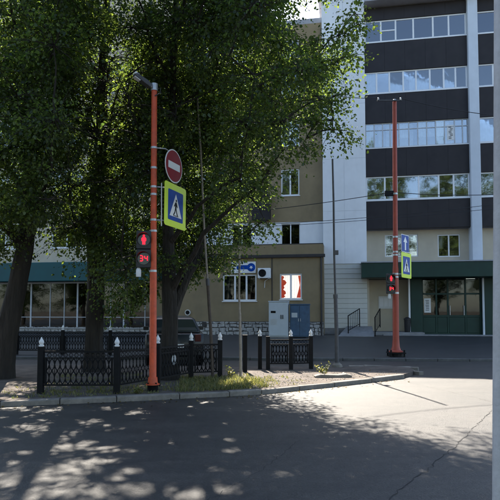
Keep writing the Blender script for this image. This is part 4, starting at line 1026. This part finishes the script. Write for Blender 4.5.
# white oval plate set on the trunk
ov = D(174.2, 360, bC.y-.19); t = thing('white_oval', 'white oval plate on the thick tree trunk', 'tag', ov, R(25))
MB().prism([(.05*math.cos(a), .115*math.sin(a)) for a in np.linspace(0, 2*math.pi, 21)[:-1]], -.008, .03).build('plate', M_FINIAL, t, bevel=.003, seg=1)
MB().prism([(.038*math.cos(a), .095*math.sin(a)) for a in np.linspace(0, 2*math.pi, 21)[:-1]], -.0105, -.0085).build('face', M_SWHITE, t)

# ================================================================ GRASS, GRAVEL, WEEDS
def blades(name, label, pts, hs, seed, wid=.008, lean=.45):
    rg = np.random.default_rng(seed); n = len(pts); P = np.array(pts, np.float32); h = np.array(hs, np.float32)
    a = rg.uniform(0, 2*np.pi, n); ln = rg.normal(size=(n, 2))*lean
    s = np.stack([np.cos(a), np.sin(a), np.zeros(n)], 1)*wid*rg.uniform(.6, 1.3, n)[:, None]
    tipv = np.stack([ln[:, 0]*h, ln[:, 1]*h, h], 1); mid = tipv*.55*np.array([.6, .6, 1.15])
    v = np.stack([P-s, P+s, P+mid+s*.8, P+mid-s*.8, P+tipv], 1).astype(np.float32)
    idx = (np.arange(n)*5)[:, None]
    faces = [tuple(int(i+k) for k in (0, 1, 2, 3)) for i in idx[:, 0]]+[tuple(int(i+k) for k in (3, 2, 4)) for i in idx[:, 0]]
    me = bpy.data.meshes.new(name); me.from_pydata(v.reshape(-1, 3).tolist(), [], faces); me.materials.append(M_GRASS)
    o = bpy.data.objects.new(name, me); C.objects.link(o); o['kind'] = 'stuff'; o['label'] = label; o['category'] = 'grass'; return o
rnd = random.Random(77); gp = []; gh = []
def scatter(px0, px1, py0, py1, n, hmin, hmax, clump=6):
    for _ in range(n//clump):
        x = rnd.uniform(px0, px1); y = rnd.uniform(py0, py1); c = VPT(x, y)
        if not in_poly(c.x, c.y-.12, outline): continue
        hh = rnd.uniform(hmin, hmax)
        for k in range(clump):
            q_ = (c.x+rnd.gauss(0, .045), c.y+rnd.gauss(0, .045), VZ-.01)
            if in_poly(q_[0], q_[1]-.1, outline): gp.append(q_); gh.append(hh*rnd.uniform(.6, 1.2))
scatter(180, 250, 377, 394, 4200, .03, .11); scatter(205, 268, 380, 392, 2000, .03, .13)
scatter(40, 185, 383, 399, 2400, .02, .075); scatter(-40, 60, 385, 403, 500, .02, .07); scatter(250, 300, 376, 392, 500, .02, .07); scatter(60, 250, 374, 381, 700, .03, .08)
blades('grass', 'tufts of sunlit grass along the verge kerb', gp, gh, 5)
# gravel
gm_ = MB(); rnd = random.Random(78)
for _ in range(1900):
    x = rnd.uniform(225, 412); y = rnd.uniform(371, 393); c = VPT(x, y)
    if not in_poly(c.x, c.y-.18, outline): continue
    r_ = rnd.uniform(.006, .022); b = len(gm_.v)
    for dx, dy, dz in ((1, 0, 0), (-.5, .9, 0), (-.5, -.9, 0), (.2, .1, .8), (-.3, .2, .6)): gm_.v.append((c.x+dx*r_*rnd.uniform(.7, 1.3), c.y+dy*r_*rnd.uniform(.7, 1.3), VZ-.002+dz*r_))
    gm_.f += [(b, b+1, b+3), (b+1, b+4, b+3), (b+1, b+2, b+4), (b+2, b+3, b+4), (b+2, b, b+3)]
g = gm_.build('gravel', M_KERB); g['kind'] = 'stuff'; g['label'] = 'loose gravel scattered over the bare verge'
# concrete lump with a weed
p = VPT(333, 377.2); t = tag(MB().prism([(-.42, 0), (-.44, .05), (-.3, .085), (.1, .07), (.3, .09), (.43, .06), (.41, 0)], -.1, .1).build('concrete_slab', M_KERB, bevel=.02), 'broken length of concrete lying on the gravel verge', 'concrete slab'); t.location = (p.x, p.y, VZ-.01); t.rotation_euler = (0, 0, R(4))
def weed(label, p, h, n, seed, spread=.12):
    rnd = random.Random(seed); rg = np.random.default_rng(seed); t = thing('weed_plant', label, 'plant', p, 0, 'weeds on the verge'); st = MB(); cen = []; tp = []; nr = []; sz = []
    for i in range(n):
        a = rnd.uniform(0, 6.28); e = Vector((spread*math.cos(a)*rnd.uniform(.3, 1.6), spread*math.sin(a), h*rnd.uniform(.55, 1.1))); st.tube([(0, 0, -.02), e*.5+Vector((0, 0, .02)), e], [.005, .004, .002], 4)
        for k in range(9):
            f_ = rnd.uniform(.25, 1); cen.append(np.array(e*f_)); tp.append(rg.normal(size=3)+np.array([0, 0, .3])); nr.append(np.array([0, 0, 1])+rg.normal(size=3)*.4); sz.append(rnd.uniform(.03, .065))
    st.build('stem', M_GRASS, t)
    me = leaves_mesh('foliage', np.array(cen), np.array(tp), np.array(nr), np.array(sz), M_GRASS); o = bpy.data.objects.new('foliage', me); C.objects.link(o); o.parent = t; o['kind'] = 'stuff'
weed('leafy green weed growing behind the broken concrete length', VPT(325, 375.8), .28, 12, 1, .16)
weed('pale weed at the foot of the wooden stake', VPT(229, 379.5), .30, 7, 2, .08)
weed('small weed beside the orange pole on the dark verge', VPT(138, 393.5), .10, 6, 3, .07)

# fallen leaves and grit along the kerb
rnd = random.Random(91); rg = np.random.default_rng(91); cen = []
for _ in range(420):
    k = rnd.random(); i = min(int(k*(len(front)-2))+1, len(front)-2); f_ = rnd.random(); p = front[i].lerp(front[i+1], f_)
    if rnd.random() < .62: q_ = (p.x, p.y-abs(rnd.gauss(0, .22))-.02, .006)
    else: q_ = (p.x, p.y+.2+abs(rnd.gauss(0, .6)), VZ+.008)
    cen.append(q_)
n_ = len(cen)
me = leaves_mesh('leaf_litter', np.array(cen), rg.normal(size=(n_, 3))*np.array([1, 1, .15]), np.array([0, 0, 1])+rg.normal(size=(n_, 3))*.25, rg.uniform(.025, .06, n_), leaf_mat('dry_leaf', (.06, .045, .02), (.16, .12, .045), (.5, .5, .4)))
o = bpy.data.objects.new('leaf_litter', me); C.objects.link(o); o['kind'] = 'stuff'; o['label'] = 'dry fallen leaves scattered along the kerb'
